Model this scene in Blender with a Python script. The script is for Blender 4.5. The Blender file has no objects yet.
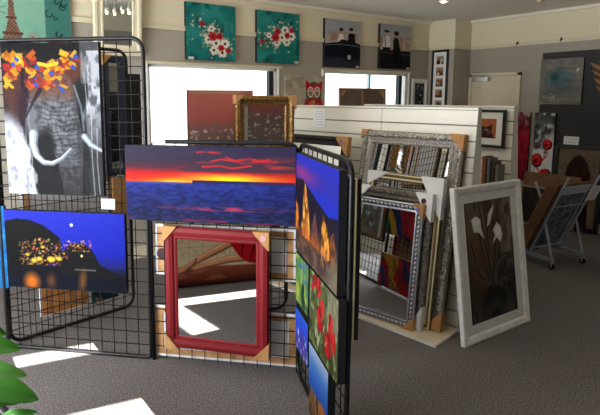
import bpy, math, random
import numpy as np
from mathutils import Matrix, Vector, Euler

random.seed(7)
SC = bpy.context.scene
COL = SC.collection
PI = math.pi


# ------------------------------------------------------------------ materials
def lin1(c):
    return c / 12.92 if c <= 0.04045 else ((c + 0.055) / 1.055) ** 2.4


def lin(c):
    return tuple(lin1(v / 255.0) for v in c) + (1.0,)


def M(name, col, rough=0.55, metal=0.0, bump=0.0, bscale=60.0, var=0.0, col2=None, vscale=8.0, spec=0.4):
    m = bpy.data.materials.new(name)
    m.use_nodes = True
    nt = m.node_tree
    b = nt.nodes['Principled BSDF']
    b.inputs['Base Color'].default_value = lin(col)
    b.inputs['Roughness'].default_value = rough
    b.inputs['Metallic'].default_value = metal
    b.inputs['Specular IOR Level'].default_value = spec
    tc = nt.nodes.new('ShaderNodeTexCoord')
    if var or col2:
        n = nt.nodes.new('ShaderNodeTexNoise')
        n.inputs['Scale'].default_value = vscale
        n.inputs['Detail'].default_value = 5
        nt.links.new(tc.outputs['Object'], n.inputs['Vector'])
        r = nt.nodes.new('ShaderNodeValToRGB')
        c2 = col2 or tuple(max(0, v * (1 - var)) for v in col)
        r.color_ramp.elements[0].color = lin(c2)
        r.color_ramp.elements[1].color = lin(col)
        r.color_ramp.elements[0].position = 0.35
        r.color_ramp.elements[1].position = 0.65
        nt.links.new(n.outputs['Fac'], r.inputs['Fac'])
        nt.links.new(r.outputs['Color'], b.inputs['Base Color'])
    if bump:
        n = nt.nodes.new('ShaderNodeTexNoise')
        n.inputs['Scale'].default_value = bscale
        n.inputs['Detail'].default_value = 3
        nt.links.new(tc.outputs['Object'], n.inputs['Vector'])
        bp = nt.nodes.new('ShaderNodeBump')
        bp.inputs['Strength'].default_value = bump
        bp.inputs['Distance'].default_value = 0.01
        nt.links.new(n.outputs['Fac'], bp.inputs['Height'])
        nt.links.new(bp.outputs['Normal'], b.inputs['Normal'])
    return m


def emit(name, col, strength):
    m = bpy.data.materials.new(name)
    m.use_nodes = True
    nt = m.node_tree
    nt.nodes.remove(nt.nodes['Principled BSDF'])
    e = nt.nodes.new('ShaderNodeEmission')
    e.inputs['Color'].default_value = lin(col)
    e.inputs['Strength'].default_value = strength
    nt.links.new(e.outputs[0], nt.nodes['Material Output'].inputs[0])
    return m


def wall_mat():
    m = M('painted_wall', (150, 143, 131), 0.8, bump=0.05, bscale=150)
    nt = m.node_tree
    b = nt.nodes['Principled BSDF']
    g = nt.nodes.new('ShaderNodeNewGeometry')
    s = nt.nodes.new('ShaderNodeSeparateXYZ')
    nt.links.new(g.outputs['Position'], s.inputs[0])
    t = nt.nodes.new('ShaderNodeMath')
    t.operation = 'GREATER_THAN'
    t.inputs[1].default_value = 2.262
    nt.links.new(s.outputs['Z'], t.inputs[0])
    x = nt.nodes.new('ShaderNodeMix')
    x.data_type = 'RGBA'
    x.inputs[6].default_value = lin((164, 157, 145))
    x.inputs[7].default_value = lin((222, 213, 186))
    nt.links.new(t.outputs[0], x.inputs[0])
    nt.links.new(x.outputs[2], b.inputs['Base Color'])
    return m


def carpet_mat():
    m = M('carpet', (112, 108, 108), 0.95, spec=0.1)
    nt = m.node_tree
    b = nt.nodes['Principled BSDF']
    tc = nt.nodes.new('ShaderNodeTexCoord')
    n = nt.nodes.new('ShaderNodeTexNoise')
    n.inputs['Scale'].default_value = 110
    n.inputs['Detail'].default_value = 4
    n.inputs['Roughness'].default_value = 0.75
    nt.links.new(tc.outputs['Object'], n.inputs['Vector'])
    r = nt.nodes.new('ShaderNodeValToRGB')
    r.color_ramp.elements[0].color = lin((66, 62, 60))
    r.color_ramp.elements[0].position = 0.36
    r.color_ramp.elements[1].color = lin((142, 136, 136))
    r.color_ramp.elements[1].position = 0.64
    nt.links.new(n.outputs['Fac'], r.inputs['Fac'])
    nt.links.new(r.outputs['Color'], b.inputs['Base Color'])
    bp = nt.nodes.new('ShaderNodeBump')
    bp.inputs['Strength'].default_value = 0.5
    bp.inputs['Distance'].default_value = 0.006
    nt.links.new(n.outputs['Fac'], bp.inputs['Height'])
    nt.links.new(bp.outputs['Normal'], b.inputs['Normal'])
    return m


def art_mat(name, rough):
    m = bpy.data.materials.new(name)
    m.use_nodes = True
    nt = m.node_tree
    b = nt.nodes['Principled BSDF']
    a = nt.nodes.new('ShaderNodeAttribute')
    a.attribute_name = 'paint'
    nt.links.new(a.outputs['Color'], b.inputs['Base Color'])
    b.inputs['Roughness'].default_value = rough
    b.inputs['Specular IOR Level'].default_value = 0.04
    return m


def glass_mat():
    m = bpy.data.materials.new('window_glass')
    m.use_nodes = True
    nt = m.node_tree
    nt.nodes.remove(nt.nodes['Principled BSDF'])
    t = nt.nodes.new('ShaderNodeBsdfTransparent')
    g = nt.nodes.new('ShaderNodeBsdfGlossy')
    g.inputs['Roughness'].default_value = 0.02
    x = nt.nodes.new('ShaderNodeMixShader')
    x.inputs[0].default_value = 0.06
    nt.links.new(t.outputs[0], x.inputs[1])
    nt.links.new(g.outputs[0], x.inputs[2])
    nt.links.new(x.outputs[0], nt.nodes['Material Output'].inputs[0])
    return m


WALL = wall_mat()
CARPET = carpet_mat()
ART = art_mat('printed_canvas', 0.5)
ARTG = art_mat('print_behind_glass', 0.22)
GLASS = glass_mat()
CEIL = M('ceiling_paint', (228, 222, 207), 0.9)
CREAM = M('cream_gloss_paint', (216, 206, 178), 0.5)
DOOR = M('door_paint', (214, 202, 176), 0.5, bump=0.02)
WHITE = M('white_paint', (232, 231, 228), 0.45)
WHITEW = M('white_timber', (244, 243, 242), 0.5, var=0.08, vscale=20)
MATB = M('white_mat_board', (222, 223, 221), 0.85)
SLAT = M('slat_board', (224, 222, 212), 0.5)
GROOVE = M('slat_groove', (120, 116, 108), 0.7)
DECK = M('deck_board', (214, 200, 172), 0.6)
BLACK = M('black_steel', (20, 20, 23), 0.4, 0.3)
WIRE = M('black_wire', (11, 11, 13), 0.6, spec=0.2)
EDGE = M('black_canvas_edge', (20, 20, 24), 0.7)
BLUEEDGE = M('dark_blue_edge', (38, 44, 70), 0.6)
WEDGE = M('white_canvas_edge', (225, 226, 230), 0.8)
PAPER = M('white_paper', (232, 232, 236), 0.8)
PINE = M('pine_stretcher', (196, 150, 98), 0.65, var=0.18, vscale=18)
KRAFT = M('kraft_card', (186, 138, 86), 0.8, var=0.1, vscale=30)
KRAFTB = M('kraft_backing', (196, 132, 72), 0.8, var=0.12, vscale=6)
BROWNB = M('brown_backing_board', (128, 96, 66), 0.85, var=0.15, vscale=8)
RED = M('red_frame_paint', (116, 24, 30), 0.5, bump=0.05, bscale=40, spec=0.2)
MIRROR = M('mirror_silver', (226, 230, 230), 0.0, 1.0)
SILVER = M('antique_silver', (184, 179, 170), 0.42, 0.55, bump=0.7, bscale=70, col2=(112, 106, 100), vscale=90)
SILV2 = M('bright_silver_leaf', (205, 206, 210), 0.3, 0.8)
PEWTER = M('dark_pewter', (140, 132, 124), 0.45, 0.45, bump=0.7, bscale=80, col2=(80, 74, 68), vscale=90)
DKBLUE = M('dark_blue_grey_lacquer', (52, 58, 76), 0.35, 0.2)
GOLD = M('antique_gold', (170, 130, 78), 0.4, 0.7, bump=0.5, bscale=80, col2=(96, 68, 38), vscale=60)
CHAMP = M('champagne_gold', (236, 222, 180), 0.35, 0.2)
OLIVE = M('olive_bronze', (108, 94, 58), 0.45, 0.4)
BLKW = M('black_lacquer_wood', (18, 18, 19), 0.35, bump=0.2, bscale=120)
DKBROWN = M('dark_brown_wood', (86, 62, 42), 0.55, var=0.2)
SLATE = M('charcoal_board', (56, 56, 58), 0.8)
PLAST = M('clear_sleeve', (190, 200, 215), 0.2)
LBLUE = M('pale_blue_enamel', (160, 172, 190), 0.4, 0.3)
ALU = M('dark_aluminium', (40, 46, 50), 0.4, 0.5)
ALU2 = M('pale_aluminium', (150, 185, 200), 0.4, 0.3)
STEEL = M('brushed_steel', (190, 190, 186), 0.35, 0.7)
STK = M('plum_sticker', (56, 22, 36), 0.4)
STKP = M('lilac_sticker', (120, 96, 150), 0.4)
STKW = M('silver_red_sticker', (196, 150, 150), 0.3)
PLASTIC = M('white_plastic', (215, 216, 222), 0.4)
RUBBER = M('black_rubber', (16, 16, 16), 0.8)
LEAF = M('leaf_green', (84, 162, 52), 0.45, col2=(60, 132, 40), vscale=14)
LEAF2 = M('leaf_pale_green', (112, 176, 84), 0.45, col2=(80, 148, 60), vscale=14)
STEM = M('green_stem', (78, 104, 44), 0.6)
POT = M('terracotta_pot', (150, 88, 60), 0.8)
SOIL = M('potting_soil', (46, 34, 26), 0.95)
BULB = emit('lamp_glow', (255, 214, 160), 8)
COMMON = {}


# ------------------------------------------------------------------ mesh builder
class G:
    def __init__(s):
        s.v, s.f = [], []

    def quadset(s, vs, fs):
        o = len(s.v)
        s.v += [tuple(p) for p in vs]
        s.f += [tuple(i + o for i in f) for f in fs]
        return s

    def box(s, x0, x1, y0, y1, z0, z1):
        vs = [(x, y, z) for z in (z0, z1) for y in (y0, y1) for x in (x0, x1)]
        return s.quadset(vs, [(0, 2, 3, 1), (4, 5, 7, 6), (0, 1, 5, 4), (2, 6, 7, 3), (0, 4, 6, 2), (1, 3, 7, 5)])

    def prism(s, pts, y0, y1):          # outline in x,z pushed from y0 to y1
        n = len(pts)
        vs = [(p[0], y0, p[1]) for p in pts] + [(p[0], y1, p[1]) for p in pts]
        fs = [tuple(range(n)), tuple(range(2 * n - 1, n - 1, -1))]
        fs += [(i, i + n, (i + 1) % n + n, (i + 1) % n) for i in range(n)]
        return s.quadset(vs, fs)

    def tube(s, pts, r, n=8, closed=False, r2=None):
        pts = [Vector(p) for p in pts]
        m = len(pts)
        rings = []
        up = None
        for i, p in enumerate(pts):
            if closed:
                t = pts[(i + 1) % m] - pts[i - 1]
            else:
                t = pts[min(i + 1, m - 1)] - pts[max(i - 1, 0)]
            t.normalize()
            if up is None:
                a = Vector((0, 1, 0)) if abs(t.y) < 0.9 else Vector((1, 0, 0))
                up = (a - t * a.dot(t)).normalized()
            else:
                up = (up - t * up.dot(t)).normalized()
            b = t.cross(up)
            rr = r if r2 is None else r + (r2 - r) * i / (m - 1)
            rings.append([p + (up * math.cos(2 * PI * k / n) + b * math.sin(2 * PI * k / n)) * rr for k in range(n)])
        vs = [q for R in rings for q in R]
        fs = []
        for i in range(m if closed else m - 1):
            j = (i + 1) % m
            for k in range(n):
                l = (k + 1) % n
                fs.append((i * n + k, i * n + l, j * n + l, j * n + k))
        if not closed:
            fs += [tuple(range(n - 1, -1, -1)), tuple((m - 1) * n + k for k in range(n))]
        return s.quadset(vs, fs)

    def ell(s, c, r, rot=0.0, nu=8, nv=5):  # ellipsoid, rot about y
        vs, fs = [], []
        ca, sa = math.cos(rot), math.sin(rot)
        for j in range(nv + 1):
            ph = PI * j / nv
            for i in range(nu):
                th = 2 * PI * i / nu
                x, y, z = r[0] * math.sin(ph) * math.cos(th), r[1] * math.sin(ph) * math.sin(th), r[2] * math.cos(ph)
                vs.append((c[0] + x * ca + z * sa, c[1] + y, c[2] - x * sa + z * ca))
        for j in range(nv):
            for i in range(nu):
                k = (i + 1) % nu
                fs.append((j * nu + i, j * nu + k, (j + 1) * nu + k, (j + 1) * nu + i))
        return s.quadset(vs, fs)

    def lathe(s, prof, n=20, c=(0, 0, 0)):
        vs, fs = [], []
        m = len(prof)
        for r, z in prof:
            for i in range(n):
                a = 2 * PI * i / n
                vs.append((c[0] + r * math.cos(a), c[1] + r * math.sin(a), c[2] + z))
        for j in range(m - 1):
            for i in range(n):
                k = (i + 1) % n
                fs.append((j * n + i, j * n + k, (j + 1) * n + k, (j + 1) * n + i))
        fs += [tuple(range(n - 1, -1, -1)), tuple((m - 1) * n + i for i in range(n))]
        return s.quadset(vs, fs)

    def frame(s, w, h, prof):               # mitred moulding, prof = (inset, y) loop
        n = len(prof)
        vs = []
        for cx, cz in ((-1, 0), (1, 0), (1, 1), (-1, 1)):
            for i, y in prof:
                vs.append((cx * (w / 2 - i), y, i if cz == 0 else h - i))
        fs = []
        for c in range(4):
            d = (c + 1) % 4
            for k in range(n):
                l = (k + 1) % n
                fs.append((c * n + k, d * n + k, d * n + l, c * n + l))
        return s.quadset(vs, fs)


def obj(name, g, mat, parent=None, smooth=False, kind=None):
    me = bpy.data.meshes.new(name)
    me.from_pydata([tuple(p) for p in g.v], [], g.f)
    me.materials.append(mat)
    if smooth:
        me.polygons.foreach_set('use_smooth', [True] * len(me.polygons))
    me.update()
    import bmesh
    bm = bmesh.new()
    bm.from_mesh(me)
    bmesh.ops.recalc_face_normals(bm, faces=bm.faces)
    bm.to_mesh(me)
    bm.free()
    o = bpy.data.objects.new(name, me)
    COL.objects.link(o)
    if parent is not None:
        o.parent = parent
    if kind:
        o['kind'] = kind
    return o


def thing(name, label, cat, loc=(0, 0, 0), rz=0.0, lean=0.0, group=None):
    o = bpy.data.objects.new(name, None)
    o.empty_display_size = 0.1
    COL.objects.link(o)
    o.location = loc
    o.rotation_euler = (-lean, 0, rz)
    o['label'] = label
    o['category'] = cat
    if group:
        o['group'] = group
    return o


def tag(o, label, cat, group=None):
    o['label'] = label
    o['category'] = cat
    if group:
        o['group'] = group
    return o


def struct(name, g, mat, parent=None):
    return obj(name, g, mat, parent, kind=None if parent else 'structure')


# ------------------------------------------------------------------ painter
class Art:
    def __init__(s, W, H, k=1.5, base=(128, 128, 128)):
        s.W, s.H = W, H
        nw, nh = int(W * k) + 1, int(H * k) + 1
        s.X, s.Y = np.meshgrid(np.linspace(0, W, nw), np.linspace(0, H, nh))
        s.A = np.zeros((nh, nw, 3)) + np.array(base, float)
        s.px = 1.0 / k
        s.dim = 1.0

    def mix(s, m, col):
        m = np.clip(m, 0, 1)[..., None]
        s.A = s.A * (1 - m) + np.array(col, float) * m

    def vgrad(s, stops, a=1.0, m=None):
        ys = [p[0] * s.H for p in stops]
        c = np.stack([np.interp(s.Y, ys, [p[1][i] for p in stops]) for i in range(3)], -1)
        k = (np.ones_like(s.Y) if m is None else np.clip(m, 0, 1))[..., None] * a
        s.A = s.A * (1 - k) + c * k

    def noise(s, sx, sy, seed=0, octv=3):
        out = np.zeros_like(s.X)
        tot = 0
        for o in range(octv):
            rng = np.random.RandomState(seed * 17 + o)
            fx, fy = s.X / sx * 2 ** o, s.Y / sy * 2 ** o
            gw, gh = int(fx.max()) + 3, int(fy.max()) + 3
            gr = rng.rand(gh, gw)
            ix, iy = fx.astype(int), fy.astype(int)
            tx, ty = fx - ix, fy - iy
            tx, ty = tx * tx * (3 - 2 * tx), ty * ty * (3 - 2 * ty)
            v = (gr[iy, ix] * (1 - tx) + gr[iy, ix + 1] * tx) * (1 - ty) + (gr[iy + 1, ix] * (1 - tx) + gr[iy + 1, ix + 1] * tx) * ty
            out += v * 0.5 ** o
            tot += 0.5 ** o
        return out / tot

    def ellm(s, cx, cy, rx, ry, rot=0, soft=None):
        c, n = math.cos(rot), math.sin(rot)
        x, y = s.X - cx, s.Y - cy
        u, v = (x * c + y * n) / rx, (-x * n + y * c) / ry
        d = (np.sqrt(u * u + v * v) - 1) * min(rx, ry)
        return np.clip(0.5 - d / (soft or s.px * 1.5), 0, 1)

    def ell(s, cx, cy, rx, ry, col, rot=0, soft=None, a=1.0):
        s.mix(s.ellm(cx, cy, rx, ry, rot, soft) * a, col)

    def polym(s, pts):
        m = np.zeros(s.X.shape, bool)
        n = len(pts)
        for i in range(n):
            x0, y0 = pts[i]
            x1, y1 = pts[(i + 1) % n]
            if y0 == y1:
                continue
            c = (s.Y < y0) != (s.Y < y1)
            m ^= c & (s.X < (x1 - x0) * (s.Y - y0) / (y1 - y0) + x0)
        return m.astype(float)

    def poly(s, pts, col, a=1.0):
        s.mix(s.polym(pts) * a, col)

    def linem(s, pts, w, w2=None):
        m = np.zeros(s.X.shape)
        L = len(pts) - 1
        for i in range(L):
            (x0, y0), (x1, y1) = pts[i], pts[i + 1]
            dx, dy = x1 - x0, y1 - y0
            t = np.clip(((s.X - x0) * dx + (s.Y - y0) * dy) / max(dx * dx + dy * dy, 1e-9), 0, 1)
            d = np.hypot(s.X - x0 - t * dx, s.Y - y0 - t * dy)
            wa = w if w2 is None else w + (w2 - w) * (i + t) / L
            m = np.maximum(m, np.clip(0.5 + (wa / 2 - d) / (s.px * 1.5), 0, 1))
        return m

    def line(s, pts, w, col, w2=None, a=1.0):
        s.mix(s.linem(pts, w, w2) * a, col)

    def rect(s, x0, y0, x1, y1, col, a=1.0):
        s.mix(((s.X >= x0) & (s.X < x1) & (s.Y >= y0) & (s.Y < y1)) * a, col)

    def grain(s, amp, seed=3, sc=1.5):
        s.A = np.clip(s.A + ((s.noise(sc, sc, seed, 2) - 0.5) * 2 * amp)[..., None], 0, 255)

    def obj(s, name, w, h, parent, y, mat, x0=0.0, z0=0.0):
        nh, nw = s.X.shape
        s.A = s.A * s.dim
        co = np.zeros((nh, nw, 3))
        co[..., 0] = x0 + (s.X / s.W - 0.5) * w
        co[..., 1] = y
        co[..., 2] = z0 + (1 - s.Y / s.H) * h
        idx = np.arange(nh * nw).reshape(nh, nw)
        q = np.stack([idx[1:, :-1], idx[1:, 1:], idx[:-1, 1:], idx[:-1, :-1]], -1).reshape(-1, 4)
        me = bpy.data.meshes.new(name)
        me.vertices.add(nh * nw)
        me.vertices.foreach_set('co', co.reshape(-1))
        me.loops.add(q.size)
        me.polygons.add(len(q))
        me.polygons.foreach_set('loop_start', np.arange(0, q.size, 4))
        me.polygons.foreach_set('loop_total', np.full(len(q), 4))
        me.loops.foreach_set('vertex_index', q.reshape(-1))
        me.update(calc_edges=True)
        c = np.clip(s.A, 0, 255) / 255.0
        c = np.where(c <= 0.04045, c / 12.92, ((c + 0.055) / 1.055) ** 2.4)
        at = me.color_attributes.new('paint', 'FLOAT_COLOR', 'POINT')
        at.data.foreach_set('color', np.concatenate([c, np.ones((nh, nw, 1))], -1).astype(np.float32).reshape(-1))
        me.materials.append(mat)
        o = bpy.data.objects.new(name, me)
        COL.objects.link(o)
        o.parent = parent
        return o


rnd = random.Random(11)


def art_elephant():
    a = Art(97, 152, 1.9, (27, 27, 30))
    a.mix(np.clip((a.noise(14, 40, 2) - 0.5) * 0.8, 0, 0.3), (64, 64, 70))
    # pale paint dragged down both sides
    edge = 9 + (a.Y - 58) * 0.20 + 9 * (a.noise(6, 12, 5) - 0.5)
    m = np.clip((edge - a.X + 6) / 4, 0, 1) * np.clip((a.Y - 62) / 22, 0, 1)
    a.mix(m, (206, 211, 222))
    a.mix(m * np.clip((a.noise(4, 9, 8) - 0.5) * 4, 0, 0.8), (134, 140, 154))
    m = np.clip((a.X - 81 + 14 * (a.noise(4, 24, 6) - 0.5)) / 4, 0, 1) * np.clip((118 - a.Y) / 60, 0.12, 1)
    a.mix(m, (184, 188, 196))
    a.mix(m * np.clip((a.noise(4, 8, 7) - 0.46) * 5, 0, 0.85), (70, 72, 80))
    for x, y0, y1 in ((88, 70, 152), (93, 84, 150), (84, 14, 66), (22, 70, 120), (27, 100, 152)):
        a.line([(x, y0), (x - 1, (y0 + y1) / 2), (x + 0.5, y1)], 0.9, (186, 192, 204), a=0.7)
    # ears behind the head
    a.ell(17, 40, 18, 32, (74, 44, 38), 0.1, 9)
    a.ell(64, 24, 17, 17, (84, 50, 38), 0.3, 7)
    a.ell(24, 58, 10, 26, (44, 26, 36), 0.25, 9, 0.9)
    # head and trunk
    head = np.maximum(a.ellm(50, 62, 24, 36, 0, 5), a.polym([(28, 70), (73, 60), (79, 92), (76, 152), (58, 152), (52, 116), (40, 92)]))
    head = np.maximum(head, a.ellm(31, 74, 8, 20, 0.15, 4))
    a.mix(head, (84, 85, 91))
    a.mix(head * np.clip((a.noise(9, 12, 16) - 0.42) * 3, 0, 0.6), (118, 120, 128))
    a.mix(head * np.clip((0.44 - a.noise(7, 9, 17)) * 4, 0, 0.7), (50, 50, 55))
    wx = a.X + 7 * (a.noise(9, 9, 14) - 0.5)
    wy = a.Y + 6 * (a.noise(10, 8, 15) - 0.5) + 0.008 * (a.X - 58) ** 2
    sp = 4.8
    row = np.floor(wy / sp)
    ly = np.abs(wy / sp - row - 0.5) * sp
    cx_ = wx / 8.5 + 0.5 * (row % 2) + 0.3 * np.sin(row * 2.3)
    lx = np.abs(cx_ - np.floor(cx_) - 0.5) * 8.5
    crack = np.maximum(np.clip((ly - 1.5) / 0.9, 0, 1), 0.7 * np.clip((lx - 3.3) / 0.9, 0, 1))
    body = head * np.clip((a.Y - 46) / 16, 0, 1) * np.clip((a.X - 33) / 8, 0, 1) * np.clip((150 - a.Y) / 50, 0.25, 1)
    a.mix(crack * body * 0.75, (34, 34, 38))
    a.mix((1 - crack) * body * np.clip((a.noise(6, 6, 18) - 0.5) * 3, 0, 0.5), (150, 152, 160))
    a.mix(np.clip((60 - a.Y) / 16, 0, 0.75) * head, (104, 66, 52))
    a.mix(np.clip((a.Y - 116) / 46, 0, 0.75) * head, (34, 34, 37))
    a.mix(np.clip((a.X - 70) / 8, 0, 0.5) * head, (44, 44, 48))
    a.line([(72, 42), (78, 62), (80, 86)], 1.8, (140, 160, 168), a=0.6)
    a.line([(27, 60), (24, 76), (27, 90)], 2.2, (132, 136, 144), a=0.7)
    a.ell(41, 104, 9, 18, (25, 25, 28), 0.1, 6)
    a.rect(0, 0, 97, 8, (20, 20, 23), 0.9)
    a.poly([(33, 0), (60, 0), (63, 15), (40, 18)], (22, 22, 25))
    a.rect(79, 0, 97, 40, (150, 152, 158), 0.35)
    cols = [(190, 40, 32), (222, 160, 26), (206, 92, 26), (226, 186, 44), (136, 34, 34), (212, 112, 26), (160, 50, 28), (82, 34, 62), (38, 70, 140), (110, 56, 36)]
    r = random.Random(4)
    for zone, num in (((4, 34, 9, 24), 26), ((4, 14, 24, 44), 15), ((24, 63, 24, 44), 54), ((40, 60, 18, 26), 12), ((57, 77, 10, 24), 26)):
        for k in range(num):
            x, y = r.uniform(zone[0], zone[1]), r.uniform(zone[2], zone[3])
            w, h, t = r.uniform(2.0, 5.2), r.uniform(1.6, 3.8), r.uniform(-1, 1)
            c, q = math.cos(t), math.sin(t)
            a.poly([(x + u * c - v * q, y + u * q + v * c) for u, v in ((-w, -h), (w, -h * 0.6), (w * 0.8, h), (-w, h * 0.8))], cols[r.randrange(10)], r.uniform(0.5, 0.9))
    a.line([(38, 20), (46, 22), (56, 20)], 3.4, (226, 186, 50))
    for x, y in ((16, 16), (12, 21), (36, 24), (50, 30), (34, 41), (60, 46), (75, 14), (72, 24)):
        a.poly([(x - 3, y - 1), (x, y - 3), (x + 3, y), (x + 1, y + 3)], (36, 78, 160))
    for p in ([(22, 26), (20, 40), (26, 54)], [(38, 46), (30, 58), (23, 72)]):
        a.line(p, 5, (30, 20, 30), 1.5, 0.8)
    # tusks
    pts = [(29, 90), (28, 101), (31, 112), (38, 119), (47, 120), (57, 115), (67, 105)]
    a.line(pts, 10, (112, 122, 132), 1.6)
    a.line([(p[0] - 0.6, p[1] - 0.8) for p in pts], 7, (166, 176, 184), 1.1)
    a.line([(p[0] - 1.2, p[1] - 1.2) for p in pts], 3, (206, 212, 216), 0.6)
    pts = [(80, 92), (86, 100), (93, 104), (99, 107)]
    a.line(pts, 7, (118, 128, 138), 3)
    a.line(pts, 4, (184, 192, 198), 2)
    a.grain(9, 4, 1.2)
    return a


def art_harbour():
    a = Art(120, 78, 1.6, (22, 40, 168))
    a.vgrad([(0, (36, 46, 178)), (0.5, (26, 36, 166)), (0.68, (30, 34, 112)), (0.74, (22, 26, 50)), (1, (17, 20, 34))])
    a.poly([(0, 11), (12, 8), (26, 9), (40, 14), (56, 26), (60, 50), (0, 62)], (16, 17, 17))
    a.poly([(50, 58), (54, 44), (66, 31), (78, 29), (88, 37), (95, 51), (112, 60), (120, 62), (120, 66), (40, 66)], (22, 22, 24))
    a.rect(0, 55, 60, 66, (19, 20, 25))
    a.mix((a.Y > 64) * 1.0, (17, 20, 31))
    r = random.Random(5)
    cols = [(232, 176, 50), (214, 120, 44), (196, 84, 60), (170, 140, 110), (150, 90, 120), (220, 190, 120), (120, 70, 60)]
    for k in range(330):
        x, y = r.uniform(13, 62), r.uniform(22, 54)
        if y < 26 + abs(x - 40) * 0.12 or (x > 54 and y > 46):
            continue
        a.rect(x, y, x + r.uniform(0.8, 2.4), y + r.uniform(0.7, 1.8), cols[r.randrange(7)], r.uniform(0.25, 0.8))
    for k in range(70):
        x, y = r.uniform(62, 86), r.uniform(27, 38)
        a.rect(x, y, x + r.uniform(0.8, 2), y + r.uniform(0.7, 1.6), cols[r.randrange(7)], r.uniform(0.4, 0.9))
    for x, y, q in ((28, 50, 3), (34, 48, 3), (46, 48, 4), (22, 44, 2), (54, 47, 3), (38, 36, 2)):
        a.ell(x, y, q, q * 0.7, (236, 190, 60), 0, 2)
    a.ell(77, 43, 1.2, 1.2, (250, 236, 150))
    a.ell(68, 12.5, 1.5, 1.5, (240, 240, 250), 0, 1.5)
    a.line([(70, 57), (90, 57)], 0.6, (170, 170, 170))
    a.ell(25, 72, 7, 8, (214, 112, 34), 0, 8, 0.9)
    a.ell(45, 70, 4, 6, (110, 66, 40), 0, 6, 0.8)
    a.ell(77, 68, 3, 9, (136, 84, 40), 0.15, 5, 0.8)
    a.grain(5, 8, 1.5)
    return a


def art_sunset():
    a = Art(173, 76, 1.6, (70, 66, 84))
    a.vgrad([(0, (46, 42, 74)), (0.2, (56, 46, 64)), (0.28, (84, 42, 56)), (0.35, (176, 36, 40)), (0.44, (224, 48, 30)), (0.475, (230, 84, 26)), (0.48, (40, 50, 130)), (0.65, (34, 40, 100)), (0.85, (32, 35, 74)), (1, (34, 35, 56))])
    cl = a.noise(40, 4, 12)
    sky = (a.Y < 36)
    a.mix(sky * np.clip((cl - 0.56) * 5, 0, 0.7) * np.clip((a.X - 50) / 30, 0, 1) * np.clip((a.Y - 8) / 12, 0, 1), (216, 58, 58))
    a.mix(sky * np.clip((a.noise(50, 6, 13) - 0.4) * 4, 0, 0.75) * (a.Y < 25), (56, 50, 66))
    for p in ([(88, 15), (100, 12), (114, 14), (128, 11), (140, 14), (156, 14)], [(74, 6), (84, 5), (100, 6.5)], [(80, 20), (96, 19), (112, 21), (130, 18)], [(104, 10), (120, 16), (148, 12)]):
        a.mix(np.clip(1.3 * np.exp(-((a.Y - np.interp(a.X, [v[0] for v in p], [v[1] for v in p], left=-99, right=-99)) / 1.1) ** 2) * (0.1 + 1.5 * a.noise(7, 2, 19)) - 0.2, 0, 0.8), (206, 44, 44))
    d = np.exp(-((a.X - 108) / 42.0) ** 2)
    a.mix(sky * d * np.clip((a.Y - 26) / 5, 0, 1), (252, 214, 30))
    d = np.exp(-((a.X - 52) / 22.0) ** 2)
    a.mix(sky * d * np.clip((a.Y - 31) / 4, 0, 1), (250, 176, 34))
    sea = (a.Y >= 36)
    w = a.noise(5, 1.3, 21, 2)
    a.mix(sea * np.clip((w - 0.5) * 3, 0, 0.34), (48, 72, 166))
    a.mix(sea * np.clip((0.45 - w) * 3, 0, 0.3), (26, 29, 72))
    a.mix(sea * np.exp(-((a.Y - 62) / 2.0) ** 2) * np.exp(-((a.X - 100) / 48.0) ** 2) * np.clip((a.noise(14, 2, 23) - 0.32) * 3, 0, 1), (206, 62, 84))
    a.mix(sea * np.clip((a.Y - 70) / 6, 0, 1) * np.clip((a.noise(16, 2, 24) - 0.5) * 4, 0, 0.7), (156, 44, 96))
    a.rect(70, 33.6, 173, 36.8, (40, 38, 80))
    a.rect(128, 34, 173, 36, (96, 40, 66), 0.5)
    a.rect(0, 36.5, 70, 38, (66, 72, 140))
    return a


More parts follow.
